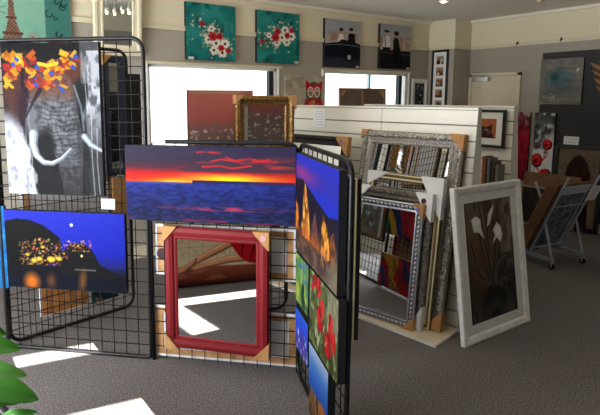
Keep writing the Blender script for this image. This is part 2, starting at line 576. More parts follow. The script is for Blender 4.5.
def art_cave():
    a = Art(66, 52, 2.2, (24, 30, 110))
    a.vgrad([(0, (34, 46, 170)), (0.2, (42, 44, 150)), (0.3, (34, 46, 168)), (0.5, (22, 44, 170)), (1, (24, 30, 100))])
    a.mix(np.exp(-((a.Y - 9 - a.X * 0.02) / 4) ** 2) * np.exp(-((a.X - 12) / 22.0) ** 2) * 0.6, (176, 50, 100))
    a.poly([(0, 13), (14, 12), (36, 18), (54, 22), (66, 20), (66, 52), (0, 52)], (25, 23, 36))
    n = a.noise(4, 9, 31)
    low = np.clip((a.Y - 25) / 4, 0, 1)
    a.mix(low * np.clip((n - 0.45) * 3, 0, 0.7), (92, 54, 36))
    tex, tx2 = a.noise(2.4, 6, 41), a.noise(1.6, 3, 43)
    for pts, col, hi in (([(13, 30), (14, 22), (17, 12), (20, 17), (23, 24), (26, 34), (25, 41), (10, 41)], (176, 104, 42), 1), ([(44, 41), (45, 27), (47, 22), (51, 27), (55, 31), (57, 40), (52, 42)], (214, 140, 40), 1),
                         ([(31, 30), (34, 24), (38, 30), (41, 41), (30, 41)], (96, 62, 62), 0), ([(56, 40), (57, 30), (60, 27), (64, 34), (64, 41)], (130, 74, 44), 0), ([(0, 24), (4, 28), (7, 40), (0, 40)], (206, 120, 36), 0)):
        m = a.polym(pts)
        a.mix(m, col)
        a.mix(m * np.clip((tex - 0.52) * 5, 0, 0.9), (238, 190, 84) if hi else col)
        a.mix(m * np.clip((0.5 - tx2) * 5, 0, 0.85), (66, 36, 26))
    a.ell(30, 40, 24, 3, (190, 96, 34), 0, 5, 0.6)
    a.mix(np.clip((a.Y - 40.5) / 3, 0, 0.92), (66, 50, 46))
    a.mix(np.clip((a.Y - 38) / 4, 0, 1) * np.clip((a.noise(5, 4, 44) - 0.5) * 4, 0, 0.6), (126, 92, 66))
    a.line([(46, 38), (45, 42), (48, 46)], 1, (176, 104, 62))
    a.mix(np.clip((a.X + a.Y - 96) / 16, 0, 0.8), (120, 114, 90))
    return a


def art_redflowers():
    a = Art(44, 38, 2.2, (84, 92, 54))
    a.mix(np.clip((a.noise(4, 4, 51) - 0.45) * 4, 0, 1), (46, 58, 30))
    a.mix(np.clip((a.noise(3, 6, 52) - 0.58) * 6, 0, 0.85), (170, 186, 124))
    a.mix(np.clip((a.X - 26) / 10, 0, 0.7) * (a.Y < 18), (140, 132, 112))
    r = random.Random(6)
    for x, y, w, h in ((9, 4, 3.5, 3.5), (16, 5, 3, 6), (21, 13, 3.5, 5), (34, 15, 3, 5), (18, 20, 5, 7), (30, 26, 5, 8), (38, 22, 3, 6), (5, 8, 2, 2)):
        for k in range(14):
            a.ell(x + r.uniform(-w, w) * 0.6, y + r.uniform(-h, h) * 0.6, w * 0.45, h * 0.4, r.choice([(196, 28, 34), (212, 48, 46), (152, 16, 26)]), r.uniform(-1, 1))
    for k in range(16):
        x, y = r.uniform(2, 42), r.uniform(16, 37)
        a.line([(x, y), (x + r.uniform(-2, 2), y + r.uniform(2, 5))], 0.7, r.choice([(40, 60, 30), (210, 220, 190), (150, 180, 80)]))
    return a


def art_noise(W, H, k, base, layers, seed):
    a = Art(W, H, k, base)
    for i, (sx, sy, th, gain, col) in enumerate(layers):
        a.mix(np.clip((a.noise(sx, sy, seed + i * 7) - th) * gain, 0, 1), col)
    return a


def art_bluemount():
    a = Art(24, 22, 2.5, (34, 60, 190))
    a.vgrad([(0, (40, 90, 200)), (0.5, (40, 60, 196)), (1, (24, 40, 120))])
    a.poly([(0, 20), (6, 9), (10, 14), (16, 7), (24, 16), (24, 22), (0, 22)], (70, 62, 150))
    a.mix(np.clip((a.noise(2, 4, 71) - 0.6) * 8, 0, 1) * (a.Y > 9), (200, 210, 240))
    return a


def art_beach():
    a = Art(31, 38, 2.2, (60, 120, 220))
    a.vgrad([(0, (190, 212, 240)), (0.25, (80, 140, 230)), (0.55, (40, 96, 220)), (0.62, (196, 140, 90)), (1, (120, 86, 60))])
    a.mix((a.Y > 22) * np.clip((a.noise(2, 8, 81) - 0.5) * 5, 0, 0.9), (58, 42, 34))
    a.ell(24, 25, 6, 4, (214, 120, 50), 0.3, 3)
    return a


def art_teal(seed, cx, cy, ang, tagx):
    a = Art(50, 57, 1.9, (30, 112, 108))
    a.mix(np.clip((a.noise(10, 10, seed) - 0.4) * 3, 0, 0.7), (52, 142, 134))
    a.mix(np.clip((0.45 - a.noise(8, 14, seed + 1)) * 4, 0, 0.8), (16, 72, 76))
    r = random.Random(seed)
    c, q = math.cos(ang), math.sin(ang)
    for k in range(5):
        o = r.uniform(-3, 3)
        a.line([(cx - 24 * c - o * q, cy - 24 * q + o), (cx, cy + o), (cx + 20 * c, cy + 20 * q + o * 2)], 0.7, (40, 60, 50))
    for k in range(190):
        t, o = r.gauss(2, 12), r.gauss(0, 6.5)
        x, y = cx + t * c - o * q, cy + t * q + o * c
        a.ell(x, y, r.uniform(0.5, 1.6), r.uniform(0.5, 1.3), r.choice([(226, 220, 204), (206, 196, 170), (170, 160, 130), (90, 110, 90)]), r.uniform(0, 3))
    for t, o, s_, col in ((6, 3, 4.6, 0), (13, -3, 4.6, 0), (-2, 6, 3.6, 0), (17, 6, 4.8, 0), (-7, -5, 3.2, 0), (9, 10, 4.2, 0), (4, -5, 3.4, 1), (-1, 0, 4.4, 1), (13, 3, 3.2, 1), (-17, -2, 2.4, 1), (20, 0, 2.8, 1)):
        x, y = cx + t * c - o * q, cy + t * q + o * c
        col = [(226, 222, 208), (184, 32, 42)][col]
        for k in range(6):
            b = k * PI / 3
            a.ell(x + s_ * 0.55 * math.cos(b), y + s_ * 0.55 * math.sin(b), s_ * 0.55, s_ * 0.45, col, b)
        a.ell(x, y, s_ * 0.3, s_ * 0.3, (60, 44, 40))
    a.rect(tagx, 54, tagx + 5, 56.5, (222, 222, 214))
    return a


def art_couple(kind):
    a = Art(34, 45, 2.4, (150, 150, 156))
    a.vgrad([(0, (156, 157, 164)), (0.3, (166, 164, 166)), (0.55, (190, 176, 156)), (0.6, (70, 66, 70)), (1, (30, 28, 34))])
    m = (a.Y > 12) & (a.Y < 25)
    a.mix(m * np.clip((a.noise(3, 8, 90 + kind) - 0.45) * 4, 0, 0.5), (146, 96, 66))
    skin, blk, wht = (196, 150, 120), (24, 22, 26), (226, 222, 214)
    if kind == 0:
        a.poly([(11, 22), (13, 13), (17, 13), (19, 22)], wht)
        a.ell(15, 10.5, 1.8, 2.2, skin)
        a.ell(15, 9, 2, 1.6, (60, 34, 26))
        a.poly([(21, 22), (22, 12), (28, 12), (29, 22)], blk)
        a.ell(24.5, 9.6, 1.8, 2.2, skin)
        a.ell(24.5, 8, 2, 1.5, blk)
        a.line([(17, 15), (22, 17)], 1, skin)
        a.rect(0, 27, 34, 45, (44, 42, 50))
        a.poly([(0, 23), (12, 21), (16, 18), (28, 20), (34, 22), (34, 36), (0, 35)], (22, 24, 34))
        a.line([(0, 24.5), (16, 23), (33, 24)], 0.6, (126, 130, 146))
        a.ell(23, 35, 3.6, 4.4, (14, 14, 16))
        a.ell(23, 35, 1.9, 2.4, (170, 172, 178))
        a.rect(0, 39, 34, 45, (50, 50, 62))
    else:
        a.ell(7, 8.5, 2, 2.4, skin)
        a.ell(7, 7, 3.2, 1.3, (50, 46, 48))
        a.poly([(3, 24), (4, 12), (10, 12), (11, 24)], (222, 220, 218))
        a.line([(5, 12), (6, 22)], 0.8, blk)
        a.rect(3, 23, 11, 26, blk)
        a.ell(17.5, 9.5, 1.8, 2.2, skin)
        a.ell(17.5, 8.4, 2.6, 2.4, (58, 30, 24))
        a.poly([(14, 20), (15, 13), (20, 13), (21, 19), (24, 34), (14, 34)], blk)
        a.line([(20, 14), (24, 17), (22, 20)], 1.1, skin)
        a.rect(0, 26, 34, 45, (24, 22, 28), 0.9)
        a.line([(0, 28), (34, 30)], 0.7, (90, 70, 60))
        a.poly([(15, 24), (22, 24), (24, 40), (14, 40)], (14, 14, 16))
    a.rect(30, 43, 33, 44.6, (226, 226, 220))
    a.grain(6, 5, 2)
    return a


def art_paris():
    a = Art(71, 60, 1.7, (122, 166, 146))
    a.mix(np.clip((a.noise(14, 14, 101) - 0.45) * 3, 0, 0.8), (104, 154, 138))
    a.mix(np.clip((12 - a.X) / 8, 0, 1) * np.clip((a.Y - 22) / 6, 0, 1), (168, 166, 140))
    a.rect(50, 0, 71, 53, (62, 112, 104))
    r = random.Random(9)
    for k in range(26):
        x, y, q = r.uniform(51, 70), r.uniform(0, 50), r.uniform(1.4, 3)
        a.line([(x + q * math.cos(t), y + q * math.sin(t)) for t in [i * 0.7 for i in range(7)]], 0.9, (22, 44, 46))
    a.rect(51, 52, 71, 60, (66, 36, 34))
    br = (110, 78, 64)
    a.poly([(22.5, 14), (25.5, 14), (27, 36), (30, 46), (34, 60), (29, 60), (27, 54), (21, 54), (19, 60), (14, 60), (19, 46), (21.5, 36)], br)
    m = a.polym([(22.5, 14), (25.5, 14), (27, 36), (30, 46), (34, 60), (14, 60), (19, 46), (21.5, 36)])
    a.mix(m * (np.sin(a.X * 2.2 + a.Y * 2.2) > 0.3) * 0.6, (58, 38, 34))
    a.mix(m * (np.sin(a.X * 2.2 - a.Y * 2.2) > 0.5) * 0.5, (170, 140, 118))
    a.rect(17, 46, 32, 48.6, (84, 56, 48))
    a.rect(20, 34, 28, 35.6, (84, 56, 48))
    for p in ([(7, 26), (14, 28), (20, 26)], [(9, 31), (15, 30), (20, 32)]):
        a.line(p, 0.6, (90, 110, 100))
    for x in (1.5, 3.2, 5, 7, 8.6, 10.2):
        a.rect(x, 47.3, x + 1.1, 48.8, (40, 36, 36))
    a.ell(40, 50, 4.6, 4.2, (140, 120, 110), 0, 1)
    a.ell(40, 50, 3.8, 3.4, (118, 160, 142), 0, 1)
    a.ell(39.5, 50, 1.8, 1.6, (150, 90, 84))
    return a


def art_owl():
    a = Art(47, 40, 2.2, (172, 164, 146))
    a.mix(np.clip((a.noise(6, 3, 111) - 0.45) * 4, 0, 0.6), (146, 136, 118))
    a.mix(np.clip((a.noise(3, 3, 112) - 0.6) * 5, 0, 0.5), (204, 198, 182))
    a.ell(34, 15, 9.6, 10, (62, 86, 66))
    a.poly([(24, 3), (30, 7), (38, 7), (44.5, 4), (44, 12), (24, 12)], (168, 34, 40))
    a.ell(34, 28, 9, 10, (150, 40, 40))
    a.mix(a.ellm(34, 30, 8, 10) * np.clip((a.noise(2, 2, 113) - 0.45) * 6, 0, 1), (196, 150, 90))
    for x in (30, 38):
        a.ell(x, 13.5, 3.8, 4.6, (226, 218, 204))
        a.ell(x, 13.5, 2.5, 3.2, (150, 40, 44))
        a.ell(x, 13.5, 1.6, 2.2, (226, 218, 204))
        a.ell(x, 14, 0.9, 1.2, (30, 24, 24))
    a.poly([(33, 17), (35, 17), (34, 20)], (200, 140, 60))
    a.ell(25, 26, 3, 8, (176, 44, 48), 0.2)
    a.ell(43, 26, 3, 8, (176, 44, 48), -0.2)
    return a


def art_redcity(seed=121):
    a = Art(65, 78, 1.5, (172, 66, 62))
    a.vgrad([(0, (166, 92, 84)), (0.35, (158, 84, 78)), (0.5, (124, 90, 84)), (1, (106, 96, 88))])
    a.mix((a.Y > 24 + 8 * a.noise(4, 400, seed)) * np.clip((a.noise(3, 8, seed + 1) - 0.35) * 3, 0, 0.7), (122, 98, 92))
    a.mix((a.Y > 34) * np.clip((a.noise(4, 3, seed + 2) - 0.62) * 7, 0, 0.8), (206, 196, 186))
    a.line([(3, 2), (62, 2)], 2, (150, 120, 92))
    return a


def art_swirl(seed, cols, W=45, H=45):
    a = Art(W, H, 2.0, cols[0])
    u = (a.X * 0.75 + a.Y * 0.5) / 9.0 + 3.2 * a.noise(30, 26, seed, 1) + 0.5 * a.noise(9, 9, seed + 1, 2)
    L = len(cols)
    b = np.floor(u * 0.9).astype(int)
    for k, c in enumerate(cols):
        a.mix((b % L == k) * 1.0, c)
    a.mix(np.clip((a.noise(6, 6, seed + 2) - 0.55) * 4, 0, 0.4), (30, 26, 34))
    return a


def art_butterfly():
    a = Art(50, 45, 1.8, (112, 106, 92))
    a.mix(np.clip((a.noise(5, 5, 131) - 0.45) * 4, 0, 0.6), (86, 80, 70))
    for x, y in ((16, 12), (34, 20), (20, 32)):
        a.ell(x - 3, y, 3.6, 2, (150, 196, 226), 0.6)
        a.ell(x + 3, y, 3.6, 2, (150, 196, 226), -0.6)
        a.line([(x, y - 2), (x, y + 3)], 0.7, (40, 40, 44))
    a.line([(8, 40), (22, 24), (40, 36)], 1, (50, 46, 40))
    return a


def art_lily():
    a = Art(53, 84, 1.9, (62, 56, 52))
    a.vgrad([(0, (112, 96, 86)), (0.4, (92, 76, 66)), (0.6, (60, 56, 54)), (1, (44, 43, 43))])
    a.mix(np.clip((a.noise(4, 30, 141) - 0.5) * 4, 0, 0.6), (48, 42, 38))
    a.mix(np.clip((a.noise(6, 12, 142) - 0.6) * 5, 0, 0.5) * (a.Y > 45), (104, 100, 96))
    a.ell(12, 44, 12, 22, (96, 70, 56), 0.2, 12, 0.7)
    a.mix(np.clip((a.X - 34) / 10, 0, 1) * (a.Y < 40) * np.clip((a.noise(4, 9, 143) - 0.4) * 4, 0, 0.7), (136, 128, 120))
    for p in ([(14, 20), (19, 40), (24, 62)], [(24, 12), (24, 34), (26, 60)], [(34, 28), (30, 44), (27, 60)], [(6, 30), (12, 50), (20, 58), (26, 62)], [(16, 0), (20, 24), (25, 50)]):
        a.line(p, 1.4, (38, 36, 32))
        a.line([(q[0] + 1, q[1]) for q in p], 0.5, (126, 116, 100))
    for p in ([(28, 60), (34, 46), (42, 42), (45, 48), (41, 53)], [(22, 60), (12, 46), (6, 42)], [(28, 64), (40, 58), (48, 62)]):
        a.line(p, 2.2, (84, 80, 74), 0.8)
    a.ell(26, 74, 14, 13, (38, 38, 40), 0, 5, 0.9)
    for k in range(5):
        a.ell(10 + k * 9, 74 + (k % 2) * 5, 4.5, 6, (74, 70, 66), 0.5 * k, 4, 0.6)
    wht = (214, 214, 212)
    a.poly([(7, 12), (12, 10), (17, 13), (17, 18), (20, 27), (15, 22), (9, 21)], wht)
    a.ell(12, 14, 4, 3, (236, 236, 234))
    a.poly([(26, 10), (33, 4), (31, 10), (27, 17), (24, 19)], wht)
    a.poly([(30, 22), (35, 17), (39, 20), (41, 27), (38, 32), (34, 28), (29, 32), (32, 26)], wht)
    a.ell(36, 24, 3, 4, (236, 236, 234))
    return a


def art_tulips():
    a = Art(25, 88, 1.9, (150, 148, 150))
    a.vgrad([(0, (70, 70, 72)), (0.2, (120, 120, 122)), (0.4, (216, 214, 218)), (1, (214, 210, 216))])
    a.mix(np.clip((a.noise(8, 10, 151) - 0.5) * 4, 0, 0.8) * (a.Y < 50), (40, 40, 42))
    a.mix(np.clip((a.noise(6, 8, 152) - 0.52) * 4, 0, 0.8), (226, 224, 228))
    for x, y, rx, ry, t in ((17, 38, 5, 6, 0.4), (5, 58, 6, 8, 0), (16, 76, 6, 8, 0.5)):
        a.ell(x + 1, y + 1, rx * 1.15, ry * 1.1, (46, 20, 24), t)
        for q in range(5):
            b = q * 1.26 + t
            a.ell(x + rx * 0.45 * math.cos(b), y + ry * 0.45 * math.sin(b), rx * 0.62, ry * 0.5, [(190, 30, 34), (214, 50, 44), (160, 22, 28)][q % 3], b)
        a.ell(x, y + 1, rx * 0.3, ry * 0.25, (40, 18, 20))
        a.line([(x - 1, y + ry), (x - 3, y + ry + 14)], 0.8, (60, 60, 60))
    a.line([(10, 62), (18, 52)], 1.6, (190, 40, 44))
    a.line([(6, 68), (16, 80)], 1.6, (190, 40, 44))
    a.rect(20, 0.5, 24.5, 3, (226, 226, 222))
    return a


def art_narrowred():
    a = Art(16, 88, 2, (160, 30, 50))
    a.vgrad([(0, (176, 160, 150)), (0.16, (150, 100, 96)), (0.22, (170, 32, 52)), (1, (122, 24, 44))])
    a.mix(np.clip((a.noise(4, 8, 161) - 0.5) * 4, 0, 0.7), (92, 20, 32))
    a.mix(np.clip((a.noise(3, 5, 162) - 0.6) * 6, 0, 0.6) * (a.Y < 24), (60, 40, 40))
    return a


def art_greytree():
    a = Art(50, 55, 1.8, (112, 110, 104))
    a.mix(np.clip((a.noise(8, 4, 171) - 0.45) * 4, 0, 0.7), (134, 126, 118))
    a.ell(24, 24, 15, 12, (70, 96, 102), 0, 8, 0.8)
    a.mix(a.ellm(24, 26, 16, 13, 0, 6) * np.clip((a.noise(4, 5, 172) - 0.45) * 4, 0, 0.8), (92, 118, 128))
    a.ell(18, 22, 5, 5, (40, 84, 78), 0, 3, 0.9)
    a.ell(24, 38, 20, 5, (84, 92, 92), -0.1, 5, 0.7)
    for x in (6, 8.5, 11):
        a.line([(x, 6), (x + 1.5, 12)], 0.8, (164, 154, 144))
    for p in ([(28, 8), (36, 10), (44, 9)], [(26, 14), (38, 15)], [(8, 46), (20, 50), (34, 48)]):
        a.line(p, 0.7, (160, 152, 144))
    a.ell(44, 14, 1.2, 2.2, (206, 206, 204), 0.6)
    a.mix(np.clip((a.noise(3, 3, 173) - 0.62) * 6, 0, 0.7) * (a.Y > 42) * (a.X < 20), (190, 184, 178))
    return a


def art_arch():
    a = Art(50, 90, 1.4, (118, 104, 88))
    a.mix(np.clip((a.noise(10, 10, 181) - 0.5) * 3, 0, 0.5), (96, 84, 70))
    col = (52, 34, 28)
    a.poly([(25, 6), (31, 10), (36, 16), (40, 28), (41, 90), (7, 90), (9, 34), (12, 20), (18, 11)], col)
    m = a.polym([(25, 6), (31, 10), (36, 16), (40, 28), (41, 90), (7, 90), (9, 34), (12, 20), (18, 11)])
    a.mix(m * np.clip((a.noise(3, 14, 182) - 0.5) * 4, 0, 0.7), (34, 22, 20))
    return a


def art_cat():
    a = Art(26, 26, 2.2, (170, 104, 66))
    a.rect(0, 0, 26, 26, (158, 96, 64))
    dk = (54, 40, 40)
    a.poly([(4, 26), (4, 15), (3, 8), (8, 11), (13, 10), (17, 12), (22, 7), (22, 16), (24, 26)], dk)
    a.mix(a.polym([(4, 26), (4, 15), (3, 8), (8, 11), (17, 12), (22, 7), (22, 16), (24, 26)]) * np.clip((a.noise(4, 4, 191) - 0.5) * 4, 0, 0.8), (112, 76, 76))
    for x in (9, 17):
        a.ell(x, 15, 1.5, 1.1, (206, 190, 110))
        a.ell(x, 15, 0.5, 1, (10, 10, 10))
    a.poly([(12, 18), (14, 18), (13, 19.5)], (170, 90, 90))
    return a


def art_photo(seed, base=(120, 100, 80)):
    a = Art(12, 14, 2, base)
    a.vgrad([(0, (170, 164, 156)), (0.45, (130, 106, 84)), (1, (50, 44, 40))])
    r = random.Random(seed)
    for k in range(4):
        x, y = r.uniform(2, 10), r.uniform(4, 12)
        a.ell(x, y, r.uniform(1, 2.6), r.uniform(1.5, 4), r.choice([(40, 34, 32), (170, 120, 76), (206, 200, 190), (90, 60, 44)]))
    return a


def art_woman():
    a = Art(130, 62, 1.3, (196, 184, 152))
    for x in range(6, 130, 15):
        a.line([(x, 0), (x, 34)], 0.6, (150, 138, 108))
    for y in (5, 20):
        a.line([(0, y), (130, y)], 0.6, (150, 138, 108))
    r = random.Random(13)
    for x in range(6, 130, 15):
        for y in (12, 27):
            for k in range(4):
                b = k * PI / 2 + 0.6
                a.ell(x + 7 + 3 * math.cos(b), y + 3 * math.sin(b), 3, 1, (176, 150, 90), b, 1, 0.6)
    couch = np.clip((a.Y - 42 - (55 - a.X) * 0.04) / 1.5, 0, 1)
    a.vgrad([(0, (120, 62, 46)), (0.68, (136, 72, 54)), (0.86, (112, 54, 40)), (1, (60, 28, 24))], 1.0, couch)
    a.mix(couch * np.clip((a.noise(22, 5, 201) - 0.5) * 4, 0, 0.5) * (a.Y < 57), (170, 108, 84))
    skin, sh, lt = (196, 140, 100), (110, 68, 48), (224, 180, 142)
    # calves and feet point to the viewer's right, the red dress is at the left
    a.line([(28, 35), (54, 36.5), (80, 41), (92, 44)], 9.5, sh, 5)
    a.line([(28, 34), (54, 35.5), (80, 40), (92, 43.5)], 7.5, skin, 3.6)
    a.line([(30, 32.6), (54, 34), (78, 38.6)], 2, lt, 1)
    a.ell(99, 45.5, 8, 2.4, sh, 0.08)
    a.line([(38, 12), (60, 22.5), (79, 31), (91, 37), (101, 42)], 10.5, sh, 4.6)
    a.line([(38, 11), (60, 21.3), (79, 29.8), (91, 36), (101, 41.4)], 8, skin, 3.2)
    a.line([(42, 11), (60, 19.6), (78, 28), (90, 34)], 2.2, lt, 1)
    a.ell(106, 43.6, 7.5, 2.8, skin, 0.25)
    a.line([(88, 32.5), (91, 40)], 1.3, (70, 50, 44))
    a.poly([(0, 4), (30, 4), (50, 8), (54, 12), (49, 22), (40, 35), (30, 42), (15, 45), (0, 46)], (170, 20, 30))
    for p in ([(10, 8), (22, 20), (28, 40)], [(4, 20), (14, 30), (17, 44)], [(26, 5), (36, 18), (38, 34)], [(40, 6), (47, 14)]):
        a.line(p, 2.6, (80, 10, 18), 1.4)
    return a


def art_floral_grey():
    a = Art(42, 60, 1.4, (112, 116, 130))
    a.mix(np.clip((a.noise(4, 4, 211) - 0.48) * 6, 0, 1), (84, 88, 100))
    a.mix(np.clip((a.noise(3, 3, 212) - 0.6) * 7, 0, 0.7), (150, 156, 170))
    return a


def art_note(W, H, rows, ink=(90, 110, 170), seed=1):
    a = Art(W, H, 2.5, (236, 236, 238))
    r = random.Random(seed)
    for k in range(rows):
        y = H * (k + 0.8) / (rows + 0.6)
        x = W * 0.14
        while x < W * 0.84:
            l = r.uniform(0.5, 1.4)
            a.line([(x, y), (x + l * 0.5, y - r.uniform(0.1, 0.6)), (x + l, y)], 0.35, ink)
            x += l + 0.3
    return a


def art_dark(seed=221):
    a = Art(24, 48, 1.6, (40, 40, 44))
    a.mix(np.clip((a.noise(5, 8, seed) - 0.5) * 4, 0, 0.8), (86, 86, 92))
    a.mix(np.clip((a.noise(3, 3, seed + 1) - 0.6) * 6, 0, 0.8), (190, 190, 194))
    return a


# ------------------------------------------------------------------ makers
class Panel:                                # a vertical plane to hang things on
    def __init__(s, P, u):
        s.P = np.array(P[:2], float)
        s.u = np.array(u, float) / np.hypot(*u)
        s.n = np.array([s.u[1], -s.u[0]])
        s.rz = math.atan2(s.u[1], s.u[0])

    def at(s, x, off=0.0, z=0.0):
        p = s.P + s.u * x + s.n * off
        return (p[0], p[1], z)


def rounded(w0, w1, z0, z1, r, n=6, rb=None):
    pts = []
    rt, rb = r, rb or r
    for cx, cz, a0, r in ((w1 - rb, z0 + rb, -PI / 2, rb), (w1 - rt, z1 - rt, 0, rt), (w0 + rt, z1 - rt, PI / 2, rt), (w0 + rb, z0 + rb, PI, rb)):
        for k in range(n + 1):
            t = a0 + k * PI / 2 / n
            pts.append((cx + r * math.cos(t), 0, cz + r * math.sin(t)))
    return pts


def grid_panel(pan, L, h, label, nx, nz, z0=0.013, rb=None, legs=False):
    t = thing('grid_display_panel', label, 'display panel', pan.at(L / 2), pan.rz, 0, 'black wire grid display panels')
    pts = rounded(-L / 2, L / 2, z0, h, 0.075, 6, rb)
    if legs:                                # open at the foot: two posts standing on the floor
        pts = [(L / 2, 0, 0.0)] + pts[7:21] + [(-L / 2, 0, 0.0)]
        obj('outer_frame', G().tube(pts, 0.0125, 8), BLACK, t, True)
    else:
        obj('outer_frame', G().tube(pts, 0.0125, 8, True), BLACK, t, True)
    g = G()
    for i in range(1, nx):
        x = -L / 2 + L * i / nx
        g.tube([(x, 0.002, z0), (x, 0.002, h)], 0.0031, 5)
    for i in range(1, nz):
        z = z0 + (h - z0) * i / nz
        g.tube([(-L / 2, -0.002, z), (L / 2, -0.002, z)], 0.0031, 5)
    obj('wire_mesh', g, WIRE, t)
    return t


def canvas(name, label, loc, rz, w, h, t, art, edge=EDGE, lean=0.0, group=None, cat='picture', back=False, mat=None, rear=False):
    o = thing(name, label, cat, loc, rz, lean, group)
    if back:
        g = G().box(-w / 2, w / 2, -t, -0.007, 0, h)
        g.frame(w, h, [(0, -t), (0, 0.0), (0.014, 0.0015), (0.014, -0.004), (0.005, -t)])
        obj('wrapped_edge', g, edge, o)
        f = 0.048
        g = G().frame(w - 0.012, h, [(0.008, -t + 0.005), (0.008, -0.001), (f, -0.001), (f, -t + 0.005)])
        if w > 0.75:
            g.box(-0.022, 0.022, -t + 0.005, -0.001, f, h - f)
        obj('stretcher_frame', g, PINE, o)
    else:
        obj('wrapped_edge', G().box(-w / 2, w / 2, -t, 0, 0, h), edge, o)
        if rear:
            obj('canvas_back', G().box(-w / 2 + 0.05, w / 2 - 0.05, 0, 0.001, 0.05, h - 0.05), PAPER, o)
            obj('stretcher_frame', G().frame(w - 0.02, h - 0.02, [(0, 0), (0, 0.002), (0.045, 0.002), (0.045, 0)]), PINE, o).location = (0, 0, 0.01)
    if art is not None:
        art.obj('printed_front', w - 0.002, h - 0.002, o, -t - 0.0008, mat or ART, z0=0.001)
    return o


def prof_flat(fw, t):
    return [(0, 0), (0, -t * 0.85), (0.006, -t), (fw - 0.006, -t), (fw, -t * 0.8), (fw, 0)]


def prof_cove(fw, t):
    return [(0, 0), (0, -t * 0.7), (fw * 0.12, -t), (fw * 0.35, -t * 1.02), (fw * 0.5, -t * 0.72), (fw * 0.72, -t * 0.62), (fw * 0.8, -t * 0.72), (fw * 0.92, -t * 0.7), (fw, -t * 0.5), (fw, 0)]


def framed(name, label, loc, rz, w, h, prof, fmat, inner, lean=0.0, group=None, cat='mirror', fw=0.06, t=0.03, art=None, matw=0.0, backing=None):
    o = thing(name, label, cat, loc, rz, lean, group)
    obj('frame', G().frame(w, h, prof), fmat, o)
    iw, ih = w - 2 * fw + 0.004, h - 2 * fw + 0.004
    if inner == 'mirror':
        obj('mirror_glass', G().box(-iw / 2, iw / 2, -t * 0.42, -t * 0.3, fw - 0.002, fw - 0.002 + ih), MIRROR, o)
    elif inner == 'print':
        if matw:
            obj('mat_board', G().frame(iw, ih, [(0, -t * 0.3), (0, -t * 0.42), (matw, -t * 0.42), (matw, -t * 0.3)]), MATB, o).location = (0, 0, fw - 0.002)
        art.obj('picture', iw - 2 * matw + 0.002, ih - 2 * matw + 0.002, o, -t * 0.36, ARTG, z0=fw + matw - 0.003)
    obj('backing_board', G().box(-w / 2 + 0.008, w / 2 - 0.008, -t * 0.28, -0.001, 0.008, h - 0.008), backing or BROWNB, o)
    return o


def protector(o, w, h, corner, a, t, mat=KRAFT, name='corner_protector', a2=None):
    sx = -1 if corner[1] == 'L' else 1
    top = corner[0] == 'T'
    a2 = a2 or a
    e = 0.004

    def P(x, z):
        return (sx * (w / 2 + e - x), (h + e - z) if top else (z - e))
    pts = [P(0, 0), P(a, 0), P(a * 0.92, a2 * 0.12), P(a * 0.12, a2 * 0.92), P(0, a2)]
    return obj(name, G().prism(pts, -t - 0.0095, 0.004), mat, o)


def sticker(par, x, z, y, rx, rz, mat):
    g = G()
    n = 14
    g.prism([(x + rx * math.cos(2 * PI * k / n), z + rz * math.sin(2 * PI * k / n)) for k in range(n)], y - 0.0012, y)
    return obj('round_sticker', g, mat, par)


def along(w, h, inset, step):
    pts = []
    W, H = w - 2 * inset, h - 2 * inset
    nx, nz = max(2, int(W / step)), max(2, int(H / step))
    for i in range(nx + 1):
        x = -W / 2 + W * i / nx
        pts += [(x, inset, 0.0, i), (x, h - inset, 0.0, i)]
    for i in range(1, nz):
        z = inset + H * i / nz
        pts += [(-W / 2, z, PI / 2, i), (W / 2, z, PI / 2, i)]
    return pts


def carve(par, w, h, inset, step, y, size, mat, name='carved_scrolls'):
    g = G()
    for x, z, r, i in along(w, h, inset, step):
        s = 1 if i % 2 else -1
        g.ell((x, y, z), (size, 0.006, size * 0.34), r + s * 0.7, 8, 4)
        dx, dz = (step * 0.5, 0) if r == 0 else (0, step * 0.5)
        g.ell((x + dx * 0.9, y, z + dz * 0.9), (size * 0.36, 0.007, size * 0.36), 0, 7, 4)
    return obj(name, g, mat, par, True)


def beads(par, w, h, inset, step, y, r, mat, name='beading'):
    g = G()
    for x, z, rot, i in along(w, h, inset, step):
        g.ell((x, y, z), (r * 1.25, 0.004, r * 0.75), rot + 0.5, 7, 4)
    return obj(name, g, mat, par, True)


# ------------------------------------------------------------------ the room
XL, XR, YF, YB, HC = -1.8, 6.62, -2.6, 4.72, 2.665
JX, JY = 6.234, 4.305
struct('floor', G().box(XL - 0.1, XR + 0.1, YF - 0.1, YB + 0.1, -0.1, 0), CARPET)
struct('ceiling', G().box(XL - 0.1, XR + 0.1, YF - 0.1, YB + 0.6, HC, HC + 0.1), CEIL)
WT = 0.14
W1 = (1.935, 3.515)
W2 = (4.235, 5.80)
WZ = (1.06, 1.925)
g = G()
for x0, x1 in ((XL - 0.1, W1[0]), (W1[1], W2[0]), (W2[1], JX)):
    g.box(x0, x1, YB, YB + WT, 0, HC)
for x0, x1 in (W1, W2):
    g.box(x0, x1, YB, YB + WT, 0, WZ[0])
    g.box(x0, x1, YB, YB + WT, WZ[1], HC)
struct('wall_back', g, WALL)
struct('wall_nib', G().box(JX, XR + 0.1, JY, YB + WT, 0, HC), WALL)
struct('wall_right', G().box(XR, XR + 0.1, YF - 0.1, JY, 0, HC), WALL)
